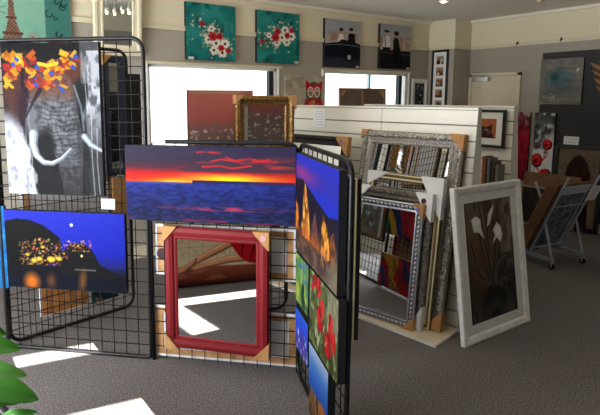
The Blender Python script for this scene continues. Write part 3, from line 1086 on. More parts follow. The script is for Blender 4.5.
# street side, left: shop windows
LW = ((1.15, 2.35), (2.5, 3.8))
LZ = (0.3, 2.15)
g = G()
for y0, y1 in ((YF - 0.1, LW[0][0]), (LW[0][1], LW[1][0]), (LW[1][1], YB)):
    g.box(XL - 0.1, XL, y0, y1, 0, HC)
for y0, y1 in LW:
    g.box(XL - 0.1, XL, y0, y1, 0, LZ[0])
    g.box(XL - 0.1, XL, y0, y1, LZ[1], HC)
struct('wall_left', g, WALL)
for i, (y0, y1) in enumerate(LW):
    o = struct('window_%d' % (i + 3), G().box(XL - 0.07, XL - 0.03, y0, y0 + 0.05, LZ[0], LZ[1]).box(XL - 0.07, XL - 0.03, y1 - 0.05, y1, LZ[0], LZ[1]).box(XL - 0.07, XL - 0.03, y0, y1, LZ[0], LZ[0] + 0.05).box(XL - 0.07, XL - 0.03, y0, y1, LZ[1] - 0.05, LZ[1]).box(XL - 0.07, XL - 0.03, (y0 + y1) / 2 - 0.02, (y0 + y1) / 2 + 0.02, LZ[0], LZ[1]), WHITE)
# unseen front wall: invented gaps, shaped so the sun draws the floor patches
TAN = math.tan(math.radians(20))
xs = [XL, 0.27, 0.42, 0.445, 0.885, 0.915, XR]


def zf(y, x):
    return (y - YF) * TAN - 0.073 * (x - 0.6)


ys = [None, 1.55, 2.30, 2.50, 3.115, 3.26, None]
holes = set()
for i in range(6):
    x0, x1 = xs[i], xs[i + 1]
    if x0 >= 0.27 and x1 <= 0.915:
        holes.add((i, 2))
    if x0 >= 0.27 and x1 <= 0.42:
        holes.add((i, 1))
    if x0 >= 0.42 and x1 <= 0.885:
        holes.add((i, 4))
g = G()
for i in range(6):
    for j in range(6):
        if (i, j) in holes:
            continue

        def q(ii, jj):
            x = xs[ii]
            xc = min(max(x, 0.0), 1.2)
            if jj <= 1 and 1 <= ii <= 3:
                x += 0.12
            z = 0.0 if jj == 0 else HC if jj == 6 else zf(ys[jj], xc)
            return (x, z)
        g.prism([q(i, j), q(i + 1, j), q(i + 1, j + 1), q(i, j + 1)], YF - 0.004, YF)
struct('wall_front', g, WALL)

# picture rail, skirting
RZ = (2.262, 2.298)
struct('trim_1', G().box(XL, JX, YB - 0.022, YB, *RZ).box(XL, JX, YB - 0.03, YB, RZ[1], RZ[1] + 0.008), CREAM)
struct('trim_2', G().box(JX - 0.022, JX, JY, YB - 0.03, *RZ), CREAM)
struct('trim_3', G().box(JX - 0.022, XR - 0.022, JY - 0.022, JY, *RZ), CREAM)
struct('trim_4', G().box(XR - 0.022, XR, YF, JY, *RZ).box(XR - 0.03, XR, YF, JY - 0.022, RZ[1], RZ[1] + 0.008), CREAM)
struct('trim_5', G().box(XL, JX, YB - 0.035, YB, HC - 0.035, HC).box(XR - 0.035, XR, YF, JY, HC - 0.035, HC), CEIL)
struct('baseboard_back', G().box(XL, JX - 0.015, YB - 0.015, YB, 0, 0.12), CREAM)
struct('baseboard_right', G().box(XR - 0.015, XR, YF, 3.50, 0, 0.12), CREAM)


def back_window(name, x0, x1, dark, pale):
    y0, y1 = YB + 0.02, YB + 0.07
    z0, z1 = WZ
    o = struct(name, G().box(x0, x0 + 0.035, y0, y1, z0, z1).box(x1 - 0.035, x1, y0, y1, z0, z1).box(x0, x1, y0, y1, z0, z0 + 0.035).box(x0, x1, y0, y1, z1 - 0.03, z1), WHITE)
    obj('window_pane', G().box(x0 + 0.035, x1 - 0.035, y0 + 0.022, y0 + 0.027, z0 + 0.035, z1 - 0.03), GLASS, o)
    obj('dark_mullion', G().box(dark - 0.028, dark + 0.028, y0 - 0.004, y1 + 0.004, z0 + 0.035, z1 - 0.03), ALU, o)
    if pale:
        obj('pale_mullion', G().box(pale - 0.016, pale + 0.016, y0 + 0.005, y1 - 0.005, z0 + 0.035, z1 - 0.03), ALU2, o)
    obj('head_trim', G().box(x0 - 0.05, x1 + 0.05, YB - 0.02, YB, z1, z1 + 0.026), CREAM, o)
    obj('side_trim', G().box(x0 - 0.05, x0, YB - 0.02, YB, z0 - 0.04, z1).box(x1, x1 + 0.018, YB - 0.012, YB, z0 - 0.04, z1), WHITE, o)
    obj('sill', G().box(x0 - 0.06, x1 + 0.06, YB - 0.16, YB + 0.02, z0 - 0.035, z0), CREAM, o)
    return o


back_window('window_1', W1[0], W1[1], 3.44, None)
back_window('window_2', W2[0], W2[1], 5.66, 5.06)

# door in the right wall
d = struct('door_1', G().box(XR - 0.022, XR, 3.60, 4.25, 0.01, 1.885), DOOR)
obj('door_frame', G().box(XR - 0.03, XR, 3.555, 3.598, 0, 1.925).box(XR - 0.03, XR, 4.252, 4.295, 0, 1.925).box(XR - 0.03, XR, 3.555, 4.295, 1.888, 1.93), CREAM, d)
c = obj('door_closer', G().box(XR - 0.08, XR - 0.022, 3.98, 4.22, 1.82, 1.875), STEEL, d)
obj('closer_arm', G().tube([(XR - 0.05, 4.1, 1.88), (XR - 0.14, 4.0, 1.895), (XR - 0.04, 4.26, 1.90)], 0.006, 6), STEEL, c)
obj('door_handle', G().tube([(XR - 0.022, 3.68, 1.0), (XR - 0.07, 3.68, 1.0), (XR - 0.07, 3.78, 1.0)], 0.009, 8), STEEL, d)

for i, (y, w) in enumerate(((3.619, 'left'), (3.078, 'right'))):
    o = tag(obj('picture_rail_hook', G().box(XR - 0.05, XR - 0.0305, y - 0.008, y + 0.008, 2.288, 2.316).tube([(XR - 0.045, y, 2.29), (XR - 0.062, y, 2.27), (XR - 0.055, y, 2.29)], 0.005, 6), BLACK),
            'small black hook on the cream picture rail, ' + ('nearer the door' if i == 0 else 'above the grey tree canvas'), 'hook', 'hooks on the picture rail')

# ------------------------------------------------------------------ racks
PA = Panel((0.422, 3.452), (0.724, -0.689))
PB = Panel((0.440, 3.478), (0.987, 0.161))
PC = Panel((1.135, 2.778), (0.7185, -0.6955))
PD = Panel((1.762, 2.155), (-0.41, -0.912))
PG = Panel((1.49, 3.06), (0.985, -0.17))
PF = Panel((0.185, 1.43), (-0.2, 0.98))
grid_panel(PA, 0.965, 1.935, 'tall black wire grid panel at the front left, holding the elephant canvas', 12, 24, rb=0.03)
grid_panel(PB, 0.895, 1.935, 'tall black wire grid panel folded back behind the elephant canvas', 11, 24)
grid_panel(PC, 0.882, 1.345, 'low black wire grid panel in the middle behind the red framed mirror', 11, 17, legs=True)
grid_panel(PD, 0.80, 1.345, 'low black wire grid panel turned edge-on, holding the cave and red flower canvases', 10, 17)
grid_panel(Panel(PG.at(0.06)[:2], PG.u), 0.735, 1.49, 'black wire grid panel hidden behind the red skyline canvas and gold mirror', 12, 19)
grid_panel(PF, 0.98, 0.70, 'low black wire grid panel behind the canvas of bare legs, seen in the red mirror', 13, 10)

OFF = 0.0145


def dim(a, k):                               # print density
    a.dim = k
    return a


def hang(pan, s0, s1, z0, off=OFF):
    return pan.at((s0 + s1) / 2, off, z0)


canvas('elephant_canvas', 'tall canvas of a tusked grey elephant with colourful patches on its head', hang(PA, 0.103, 0.717, 1.02), PA.rz, 0.614, 0.892, 0.032, dim(art_elephant(), 0.83), rear=True)
canvas('harbour_canvas', 'night canvas of a lit hillside village under a deep blue sky', hang(PA, 0.06, 0.838, 0.432), PA.rz, 0.778, 0.485, 0.032, dim(art_harbour(), 0.86), rear=True)
canvas('sunset_canvas', 'wide canvas of a red and yellow sunset over a blue sea', hang(PC, -0.125, 0.866, 0.888), PC.rz, 0.991, 0.438, 0.035, dim(art_sunset(), 0.9), rear=True)


def price_card(label, loc, rz, w, h, rows=2, lean=0.0, seed=1):
    o = thing('price_card', label, 'card', loc, rz, lean, 'handwritten price cards')
    obj('card', G().box(-w / 2, w / 2, -0.003, 0, 0, h), PAPER, o)
    art_note(w * 200, h * 200, rows, (120, 124, 140), seed).obj('writing', w - 0.002, h - 0.002, o, -0.0036, ART, z0=0.001)
    return o


price_card('white card hung under the right corner of the elephant canvas', hang(PA, 0.70, 0.785, 0.945, 0.048), PA.rz, 0.085, 0.062, 2, 0, 3)
price_card('small white card hung on the middle panel above the sunset canvas', hang(PC, 0.03, 0.11, 1.325, 0.0145), PC.rz, 0.075, 0.04, 1, 0, 4)

# red framed mirror on the middle panel
w, h, t = 0.628, 0.742, 0.036
pr = [(0, 0), (0, -t * 0.6), (0.008, -t * 0.9), (0.03, -t * 1.0), (0.05, -t * 0.85), (0.056, -t * 0.6), (0.066, -t * 0.62), (0.075, -t * 0.5), (0.075, 0)]
o = framed('red_mirror', 'red wooden framed mirror with brown card corners on the wire grid', hang(PC, 0.098, 0.726, 0.113, 0.038), PC.rz + math.radians(-4.5), w, h, pr, RED, 'mirror', fw=0.075, t=t)
for cn, a, a2 in (('TL', 0.085, 0.095), ('TR', 0.095, 0.105), ('BL', 0.085, 0.095), ('BR', 0.09, 0.095)):
    p = protector(o, w, h, cn, a, t, KRAFT, a2=a2)
    if cn == 'TR':
        sticker(p, w / 2 - 0.03, h - 0.03, -t - 0.0095, 0.017, 0.02, STKW)

# canvases on the rear of the middle panel, backs to us
PCb = Panel(PC.at(0.9)[:2], -PC.u)


def hang_rear(pan, L, s0, s1, z0, off=OFF):
    p = pan.P + pan.u * ((s0 + s1) / 2) - pan.n * off
    return (p[0], p[1], z0)


sw1 = art_swirl(231, [(170, 30, 40), (34, 52, 110), (206, 150, 40), (30, 110, 60), (190, 40, 50)], 84, 33)
sw2 = art_swirl(245, [(160, 34, 50), (40, 60, 120), (196, 40, 48), (200, 140, 50)], 88, 33)
o = canvas('reversed_canvas', 'pale pine-framed canvas back showing behind the upper half of the red mirror', hang_rear(PC, 0.9, 0.02, 0.865, 0.54), PC.rz + PI, 0.845, 0.312, 0.03, dim(sw1, 0.75), WEDGE, 0, 'canvases hung backs to us', back=True)
sticker(o, 0.385, 0.13, 0.005, 0.028, 0.034, STK)
canvas('reversed_canvas', 'white-edged canvas back near the floor behind the foot of the red mirror', hang_rear(PC, 0.9, 0.0, 0.882, 0.02), PC.rz + PI, 0.882, 0.325, 0.03, dim(sw2, 0.75), WEDGE, 0, 'canvases hung backs to us', back=True)

canvas('butterfly_canvas', 'grey canvas with pale blue butterflies, seen reflected in the chain-pattern mirror', hang_rear(PA, 0.96, 0.40, 0.83, 0.47), PA.rz + PI, 0.43, 0.42, 0.03, art_butterfly(), WEDGE, 0, 'canvases hung backs to us', back=True)

# edge-on panel: five canvases
g5 = 'black-edged canvases on the edge-on panel'
canvas('cave_canvas', 'large canvas of orange-lit stone spires under a violet blue sky', hang(PD, 0.118, 0.79, 0.788), PD.rz, 0.672, 0.523, 0.035, dim(art_cave(), 0.82), group=g5)
canvas('red_flower_canvas', 'canvas of red bottlebrush flowers in green foliage', hang(PD, 0.395, 0.815, 0.415), PD.rz, 0.42, 0.362, 0.035, dim(art_redflowers(), 0.74), group=g5)
canvas('foliage_canvas', 'small yellow-green foliage canvas below the left half of the cave canvas', hang(PD, 0.13, 0.372, 0.51), PD.rz, 0.242, 0.265, 0.035,
       dim(art_noise(24, 27, 2.2, (80, 120, 60), [(4, 10, 0.5, 5, (150, 164, 60)), (5, 8, 0.55, 6, (22, 46, 38)), (8, 5, 0.55, 4, (40, 90, 150))], 61), 0.85), group=g5)
canvas('blue_mountain_canvas', 'small deep blue canvas below the green foliage canvas', hang(PD, 0.13, 0.372, 0.245), PD.rz, 0.242, 0.225, 0.035, dim(art_bluemount(), 0.82), group=g5)
canvas('rock_pool_canvas', 'blue sky and brown rock canvas lowest on the edge-on panel', hang(PD, 0.40, 0.70, 0.03), PD.rz, 0.30, 0.372, 0.035, dim(art_beach(), 0.68), group=g5)
# picture on the rear of that panel
pr = [(0, 0), (0, -0.04), (0.012, -0.045), (0.03, -0.04), (0.035, -0.03), (0.035, 0)]
o = framed('black_framed_picture', 'black framed picture with gold lip hung on the rear of the edge-on panel', hang_rear(PD, 0.8, 0.25, 0.77, 0.58), PD.rz + PI, 0.52, 0.69, pr, BLKW, 'print', cat='picture', fw=0.035, t=0.04, art=art_dark(301), matw=0.04)
obj('gold_lip', G().frame(0.45 + 0.006, 0.62 + 0.006, [(0, -0.031), (0, -0.037), (0.01, -0.034), (0.01, -0.031)]), CHAMP, o).location = (0, 0, 0.032)
obj('gold_side_bead', G().frame(0.524, 0.694, [(0, -0.012), (0, -0.02), (0.006, -0.02), (0.006, -0.012)]), CHAMP, o).location = (0, 0, -0.002)

# rear left panel: things seen through the wires
canvas('reversed_canvas', 'white canvas back with pine bars between the elephant and village canvases', hang_rear(PB, 0.9, 0.12, 0.80, 0.64), PB.rz + PI, 0.68, 0.40, 0.03, art_swirl(251, [(90, 110, 120), (160, 160, 150), (60, 70, 80)], 68, 40), WEDGE, 0, 'canvases hung backs to us', back=True)
canvas('brown_backed_canvas', 'orange-brown backed board with white edge low behind the village canvas', hang_rear(PB, 0.9, 0.205, 0.545, 0.115), PB.rz + PI, 0.34, 0.48, 0.02, None, WEDGE).children
ob = [x for x in bpy.data.objects if x.name.startswith('brown_backed_canvas')][0]
obj('brown_backing', G().box(-0.163, 0.163, -0.002, 0.002, 0.006, 0.474), KRAFTB, ob)
canvas('dark_teal_canvas', 'small dark canvas with teal and orange glints below the village canvas', hang(PB, 0.55, 0.76, 0.13), PB.rz, 0.21, 0.46, 0.02, art_noise(21, 46, 1.6, (22, 40, 46), [(5, 5, 0.55, 5, (60, 110, 96)), (3, 3, 0.64, 7, (206, 120, 50))], 71))
canvas('turquoise_canvas', 'turquoise blue canvas poking out left of the village canvas', hang_rear(PA, 0.96, -0.26, 0.03, 0.40), PA.rz, 0.29, 0.53, 0.02, art_noise(30, 56, 1.4, (22, 88, 140), [(8, 5, 0.5, 4, (44, 120, 164)), (6, 6, 0.6, 5, (20, 70, 140))], 75), BLUEEDGE)
pr = [(0, 0), (0, -0.03), (0.01, -0.035), (0.04, -0.03), (0.05, -0.02), (0.05, 0)]
o = framed('narrow_mirror', 'narrow dark blue-grey framed mirror behind the right edge of the elephant', hang(PB, 0.69, 0.86, 1.04), PB.rz, 0.17, 0.85, pr, DKBLUE, 'mirror', fw=0.05, t=0.032)
protector(o, 0.17, 0.85, 'TL', 0.07, 0.032)
g = G()
for k in range(9):
    g.ell((-0.07 + 0.018 * k, -0.03, 0.012 + 0.012 * math.sin(k * 1.6)), (0.012, 0.012, 0.016), 0.4 * k, 7, 4)
obj('ornate_foot', g, BLKW, o, True)
canvas('black_canvas', 'plain black canvas hung on the tall folded panel beside the narrow mirror', hang_rear(PB, 0.9, 0.85, 1.0, 1.24), PB.rz, 0.15, 0.53, 0.03, None)
o = canvas('brown_box_board', 'tan board standing up below the narrow mirror on the folded panel', hang(PB, 0.74, 0.86, 0.74), PB.rz, 0.12, 0.28, 0.02, None, KRAFT)

# red canvas and gold mirror behind the sunset canvas
canvas('red_skyline_canvas', 'tall red and grey skyline canvas standing against the bright left window', hang(PG, 0.03, 0.50, 1.05), PG.rz, 0.47, 0.597, 0.024, art_redcity())
w, h, t = 0.455, 0.425, 0.05
o = framed('gold_mirror', 'antique gold framed mirror in front of the red skyline canvas', hang(PG, 0.352, 0.807, 1.187, 0.042), PG.rz, w, h, prof_cove(0.072, t), GOLD, 'mirror', fw=0.072, t=t)
carve(o, w, h, 0.024, 0.032, -t * 1.02, 0.012, GOLD)
protector(o, w, h, 'TL', 0.06, t)
protector(o, w, h, 'TR', 0.075, t, KRAFT, a2=0.10)

# ------------------------------------------------------------------ slatwall stands
def gondola(label, pan, L, h, lean, deck, back_depth):
    # pan: front foot line, x from left end to right end
    t = thing('slatwall_stand', label, 'display stand', pan.at(0), pan.rz, 0, 'white slatwall display stands')
    k = math.tan(lean)
    ns = 14
    g = G()
    gap = 0.010
    for i in range(ns):
        z0 = 0.02 + (h - 0.02) * i / ns + gap / 2
        z1 = 0.02 + (h - 0.02) * (i + 1) / ns - gap / 2
        vs = []
        for x in (0, L):
            for z in (z0, z1):
                for d in (0, 0.014):
                    vs.append((x, z * k + d, z))
        g.quadset(vs, [(0, 2, 3, 1), (4, 5, 7, 6), (0, 1, 5, 4), (2, 6, 7, 3), (0, 4, 6, 2), (1, 3, 7, 5)])
    obj('slat_front', g, SLAT, t)
    g = G()
    vs = [(x, z * k + d, z) for x in (0.002, L - 0.002) for z in (0.02, h) for d in (0.0085, 0.02)]
    g.quadset(vs, [(0, 2, 3, 1), (4, 5, 7, 6), (0, 1, 5, 4), (2, 6, 7, 3), (0, 4, 6, 2), (1, 3, 7, 5)])
    obj('groove_backing', g, GROOVE, t)
    yt = h * k
    end = [(0.016, 0.0), (yt + 0.016, h), (yt + 0.05, h), (back_depth, 0.0)]
    for x in (0.0, L - 0.018):
        g = G()
        vs = [(x + dx, p[0], p[1]) for dx in (0, 0.018) for p in end]
        g.quadset(vs, [(0, 1, 2, 3), (7, 6, 5, 4), (0, 4, 5, 1), (1, 5, 6, 2), (2, 6, 7, 3), (3, 7, 4, 0)])
        obj('end_panel', g, SLAT, t)
    g = G()
    vs = [(x, y, z) for x in (0.02, L - 0.02) for y, z in ((back_depth - 0.016, 0), (back_depth, 0), (yt + 0.05, h), (yt + 0.036, h))]
    g.quadset(vs, [(0, 1, 2, 3), (7, 6, 5, 4), (0, 4, 5, 1), (1, 5, 6, 2), (2, 6, 7, 3), (3, 7, 4, 0)])
    obj('rear_panel', g, SLAT, t)
    obj('top_cap', G().box(0, L, yt - 0.003, yt + 0.052, h, h + 0.014), SLAT, t)
    if deck:
        o = obj('deck', G().box(-0.02, L + 0.01, -deck, 0.0, 0.0, 0.018), DECK, t)
        obj('white_edging', G().box(-0.024, L + 0.014, -deck - 0.004, -deck, 0.0, 0.019).box(L + 0.01, L + 0.014, -deck, 0, 0, 0.019), WHITE, o)
    return t


YAW = math.radians(-81.8)
uS = np.array([math.cos(YAW), math.sin(YAW)])
LS = 1.68
PS = Panel(np.array([3.012, 1.946]) - uS * LS, uS)
gs = gondola('white slatwall stand in the centre with the silver mirrors leaning on it', PS, LS, 1.515, math.radians(5), 0.335, 0.32)
obj('panel_joint', G().quadset([(x, z * math.tan(math.radians(5)) + d_, z) for x in (0.928, 0.932) for z in (1.305, 1.515) for d_ in (-0.0006, 0.01)], [(0, 2, 3, 1), (4, 5, 7, 6), (0, 1, 5, 4), (2, 6, 7, 3), (0, 4, 6, 2), (1, 3, 7, 5)]), GROOVE, gs)

PS2 = Panel((3.9, 3.75), (0.02, -1.0))
gondola('second white slatwall stand further back with the cat picture on it', PS2, 1.585, 1.515, math.radians(1), 0, 0.26)
o = framed('cat_picture', 'black framed picture of a dark cat hung on the second slatwall', PS2.at(1.34, 0.004, 1.19), PS2.rz, 0.40, 0.31, prof_flat(0.022, 0.025), BLKW, 'print', lean=math.radians(1), cat='picture', fw=0.022, t=0.025, art=art_cat(), matw=0.055)
sh = thing('acrylic_shelf', 'narrow shelf on the second slatwall under the cat picture', 'shelf', PS2.at(1.40, 0.0, 0.88), PS2.rz)
obj('shelf_board', G().box(-0.2, 0.2, -0.14, 0.012, 0, 0.012), WHITE, sh)
for i, (x, bw, bh, bd, m, lab) in enumerate(((1.445, 0.03, 0.235, 0.11, M('brown_cloth', (140, 82, 46), 0.7), 'orange-brown book standing first on the slatwall shelf, rightmost but three'),
                                          (1.485, 0.022, 0.225, 0.11, M('grey_blue_cloth', (92, 100, 116), 0.7), 'grey-blue book standing between two brown books on the slatwall shelf'),
                                          (1.517, 0.026, 0.20, 0.10, M('dark_brown_cloth', (72, 50, 42), 0.7), 'dark brown book standing right of the grey-blue book on the shelf'),
                                          (1.549, 0.02, 0.175, 0.10, M('grey_cloth', (118, 114, 110), 0.7), 'short grey book at the right end of the slatwall shelf'))):
    b = thing('book', ['tall orange-brown book on the slatwall shelf', 'grey-blue book on the slatwall shelf', 'dark brown book on the slatwall shelf', 'short pale grey book on the slatwall shelf'][i], 'book', PS2.at(x, 0.018, 0.892), PS2.rz, 0, 'books on the slatwall shelf')
    obj('cover', G().box(-bw / 2, -bw / 2 + 0.003, -bd, 0, 0, bh).box(bw / 2 - 0.003, bw / 2, -bd, 0, 0, bh).box(-bw / 2, bw / 2, -bd - 0.003, -bd, 0, bh), m, b)
    obj('pages', G().box(-bw / 2 + 0.003, bw / 2 - 0.003, -bd, -0.004, 0.004, bh - 0.004), PAPER, b)

# notice on the slatwall
kz = math.tan(math.radians(5))
o = thing('paper_notice', 'white paper notice with blue handwriting pinned to the slatwall', 'notice', PS.at(0.30, 0.0015 - 1.345 * kz, 1.345), PS.rz, math.radians(5))
obj('sheet', G().box(-0.068, 0.068, -0.002, 0, 0, 0.15), PAPER, o)
art_note(27, 30, 6, (96, 116, 176), 5).obj('writing', 0.134, 0.148, o, -0.0028, ART, z0=0.001)


# leaning mirrors: x is measured along the slatwall foot from its left end, d the distance in front of it
def lean_at(cx, cy, z=0.0195):
    return (cx, cy, z)


RZS = YAW
# black beaded mirror at the left end
w, h, t = 0.75, 1.275, 0.035
o = framed('beaded_black_mirror', 'black beaded frame mirror with brown card corners behind the edge-on panel', (2.624, 3.175, 0.0195), RZS, w, h, prof_cove(0.075, t), BLKW, 'mirror', lean=math.radians(6.6), fw=0.075, t=t)
beads(o, w, h, 0.022, 0.022, -t * 1.0, 0.009, BLKW)
protector(o, w, h, 'TL', 0.09, t, KRAFT, a2=0.11)
p = protector(o, w, h, 'TR', 0.13, t, KRAFT, a2=0.15)
sticker(p, w / 2 - 0.06, h - 0.04, -t - 0.0095, 0.017, 0.017, STKP)
# big silver mirror
w, h, t = 0.825, 1.338, 0.05
o = framed('large_silver_mirror', 'largest ornate silver mirror, rearmost of the stack on the slatwall', (2.838, 2.392, 0.0195), RZS, w, h, prof_cove(0.10, t), SILVER, 'mirror', lean=math.radians(9.6), fw=0.10, t=t)
carve(o, w, h, 0.034, 0.052, -t * 1.01, 0.027, SILVER)
beads(o, w, h, 0.082, 0.02, -t * 0.74, 0.006, SILV2, 'inner_beading')
obj('side_moulding', G().frame(w + 0.004, h + 0.004, [(0, 0.002), (0, -0.03), (0.004, -0.03), (0.004, 0.002)]), DKBROWN, o).location = (0, 0, -0.002)
protector(o, w, h, 'TL', 0.07, t, KRAFT)
protector(o, w, h, 'TR', 0.11, t, KRAFT, a2=0.115)
protector(o, w, h, 'BR', 0.13, t, KRAFT, a2=0.13)
# champagne mirror
w, h, t = 0.60, 1.035, 0.028
o = framed('champagne_mirror', 'olive and champagne gold striped mirror directly before the large silver one', (2.796, 2.335, 0.0195), RZS, w, h, prof_flat(0.055, t), OLIVE, 'mirror', lean=math.radians(6.6), fw=0.055, t=t)
obj('gold_stripes', G().frame(w, h, [(0.004, -t), (0.004, -t - 0.004), (0.012, -t - 0.004), (0.012, -t)]).frame(w, h, [(0.032, -t), (0.032, -t - 0.004), (0.042, -t - 0.004), (0.042, -t)]), CHAMP, o)
protector(o, w, h, 'TR', 0.17, t, PAPER, 'paper_corner', a2=0.28)
protector(o, w, h, 'TL', 0.17, t, PAPER, 'paper_corner', a2=0.10)
# carved pewter mirror
w, h, t = 0.605, 0.93, 0.03
o = framed('carved_pewter_mirror', 'dark pewter carved mirror with white paper corners, second in the stack', (2.747, 2.372, 0.0195), RZS, w, h, prof_cove(0.075, t), PEWTER, 'mirror', lean=math.radians(6.2), fw=0.075, t=t)
carve(o, w, h, 0.028, 0.045, -t * 1.01, 0.0235, PEWTER)
protector(o, w, h, 'TL', 0.12, t, PAPER, 'paper_corner', a2=0.12)
p = protector(o, w, h, 'TR', 0.13, t, PAPER, 'paper_corner', a2=0.19)
sticker(p, w / 2 - 0.06, h - 0.05, -t - 0.0095, 0.02, 0.02, STK)
protector(o, w, h, 'BR', 0.09, t, PLASTIC, 'plastic_corner', a2=0.17)
# front chain-pattern mirror
YAW2 = math.radians(-77.5)
w, h, t = 0.56, 0.86, 0.03
o = framed('chain_pattern_mirror', 'grey mirror with a silver chain pattern border, foremost of the stack on the slatwall', (2.682, 2.375, 0.0195), YAW2, w, h, prof_cove(0.06, t), M('grey_silver_lacquer', (122, 122, 130), 0.38, 0.4, bump=0.3, bscale=90, col2=(84, 84, 94), vscale=70), 'mirror', lean=math.radians(6.4), fw=0.06, t=t)
beads(o, w, h, 0.026, 0.030, -t * 1.0, 0.011, SILV2, 'chain_border')
obj('silver_lines', G().frame(w, h, [(0.001, -t * 0.72), (0.001, -t * 0.9), (0.007, -t * 0.98), (0.007, -t * 0.7)]).frame(w, h, [(0.046, -t * 0.7), (0.046, -t * 0.82), (0.054, -t * 0.82), (0.054, -t * 0.6)]), SILV2, o)
protector(o, w, h, 'TL', 0.05, t, KRAFT)
p = protector(o, w, h, 'TR', 0.075, t, KRAFT, a2=0.10)
sticker(p, w / 2 - 0.035, h - 0.035, -t - 0.0095, 0.017, 0.02, STKP)
protector(o, w, h, 'BR', 0.085, t, KRAFT, a2=0.09)

# lily picture leaning on the stand's end
w, h, t = 0.738, 1.024, 0.035
pr = [(0, 0), (0, -t * 0.9), (0.012, -t), (0.04, -t * 0.8), (0.048, -t * 0.6), (0.048, 0)]
framed('lily_picture', 'white framed picture of white lilies leaning on the end of the slatwall', (3.20, 1.785, 0.0), math.radians(-2.7), w, h, pr, WHITEW, 'print', lean=math.radians(8.2), cat='picture', fw=0.048, t=t, art=art_lily(), matw=0.065)

# ------------------------------------------------------------------ print rack at the right
rr = thing('print_rack', 'pale blue metal folding print rack on castors holding brown-backed prints', 'rack', (4.867, 2.302, 0), math.radians(-11))
RW = 0.434
for x, nm in ((0.0, 'a'), (RW, 'b')):
    g = G()
    g.tube([(x, 0.145, 0.09), (x, -0.20, 0.88)], 0.013, 6)
    obj('slanted_rail', g, LBLUE, rr)
    obj('leg', G().tube([(x, 0.0, 0.43), (x, -0.105, 0.06)], 0.012, 6), LBLUE, rr)
    obj('foot_bar', G().box(x - 0.013, x + 0.013, -0.115, 0.42, 0.075, 0.105), LBLUE, rr)
    g = G().tube([(x, 0.165, 0.09), (x, 0.46, 0.72)], 0.013, 6)
    obj('rear_rail', g, LBLUE, rr)
    for y in (-0.10, 0.40):
        c = obj('castor', G().tube([(x - 0.011, y, 0.026), (x + 0.011, y, 0.026)], 0.026, 12), RUBBER, rr)
        obj('castor_fork', G().box(x - 0.016, x - 0.012, y - 0.008, y + 0.008, 0.02, 0.076).box(x + 0.012, x + 0.016, y - 0.008, y + 0.008, 0.02, 0.076), STEEL, c)
obj('cross_bar', G().tube([(0, 0.118, 0.15), (RW, 0.118, 0.15)], 0.01, 6), LBLUE, rr)
obj('cross_bar', G().tube([(0, -0.07, 0.585), (RW, -0.07, 0.585)], 0.006, 6), LBLUE, rr)
la = math.atan2(0.345, 0.79)


def rack_place(x, y, z):
    p = Matrix.Rotation(math.radians(-11), 4, 'Z') @ Vector((x, y, z))
    return (4.867 + p.x, 2.302 + p.y, z)


o = thing('sleeved_print', 'grey floral print in a clear sleeve facing out of the print rack', 'print', rack_place(RW / 2, 0.150, 0.125), math.radians(-11), -la)
obj('sleeve', G().box(-0.20, 0.20, 0, 0.006, 0, 0.72), PLAST, o)
art_floral_grey().obj('picture', 0.36, 0.60, o, -0.001, ARTG, z0=0.03)
for i in range(4):
    y = 0.162 + 0.028 * i
    b = thing('backed_print', ['brown backed print next behind the sleeved print in the rack', 'brown backed print in the middle of the rack, just left of the first', 'brown backed print third behind the sleeved print', 'brown backed print rearmost on the near side of the rack'][i], 'print', rack_place(RW / 2 - 0.03, y, 0.126), math.radians(-11), -la, 'brown backed prints in the rack')
    obj('backing_board', G().box(-0.235, 0.215, 0, 0.018, 0, 0.745 - 0.01 * i), BROWNB, b)
    obj('print_sheet', G().box(-0.23, 0.21, 0.019, 0.021, 0.005, 0.735 - 0.01 * i), PAPER, b)
o = thing('handwritten_card', 'white handwritten card clipped to the top of the print rack', 'card', rack_place(RW - 0.10, -0.166, 0.66), math.radians(-11), -la)
obj('card', G().box(-0.07, 0.07, -0.022, -0.019, 0, 0.155), PAPER, o)
art_note(28, 30, 6, (70, 74, 90), 9).obj('writing', 0.136, 0.15, o, -0.0225, ART, z0=0.002)

# brown boards leaning on the right wall behind the rack
canvas('brown_leaning_board', 'large brown board leaning on the right wall behind the print rack', (6.42, 3.03, 0), math.radians(-90), 0.66, 0.66, 0.025, None, BROWNB, lean=math.radians(8))
pr = prof_flat(0.03, 0.025)
framed('dark_leaning_picture', 'dark picture with a pale top edge leaning before the brown board', (6.35, 3.05, 0), math.radians(-90), 0.60, 0.50, pr, M('pale_oak', (150, 130, 104), 0.6), 'print', lean=math.radians(7), cat='picture', fw=0.03, t=0.025, art=art_noise(54, 44, 1.2, (44, 38, 34), [(8, 10, 0.5, 3, (62, 54, 46)), (6, 6, 0.62, 5, (28, 24, 22))], 311))

# ------------------------------------------------------------------ on the right wall
sb = tag(obj('display_board', G().box(XR - 0.0125, XR - 0.0005, 1.2, 3.297, 0.0, 2.15), SLATE), 'large charcoal display board fixed to the right wall', 'board')
R90 = math.radians(-90)
canvas('grey_tree_canvas', 'square grey canvas with a blue-green blot on the charcoal board', (XR - 0.0125, 3.05, 1.512), R90, 0.493, 0.556, 0.03, art_greytree())
canvas('poppy_canvas', 'tall canvas of red poppies on pale grey hung on the right wall', (XR - 0.0125, 3.20, 0.50), R90, 0.25, 0.905, 0.035, art_tulips())
canvas('narrow_red_canvas', 'narrow tall crimson canvas left of the poppy canvas', (XR - 0.001, 3.475, 0.51), R90, 0.17, 0.895, 0.03, art_narrowred())
w, h, t = 0.56, 1.03, 0.04
framed('arch_picture', 'black framed picture of a dark pointed arch standing by the charcoal board', (6.55, 2.775, 0.0), R90, w, h, prof_flat(0.05, t), BLKW, 'print', lean=math.radians(3.0), cat='picture', fw=0.05, t=t, art=art_arch(), matw=0.0)
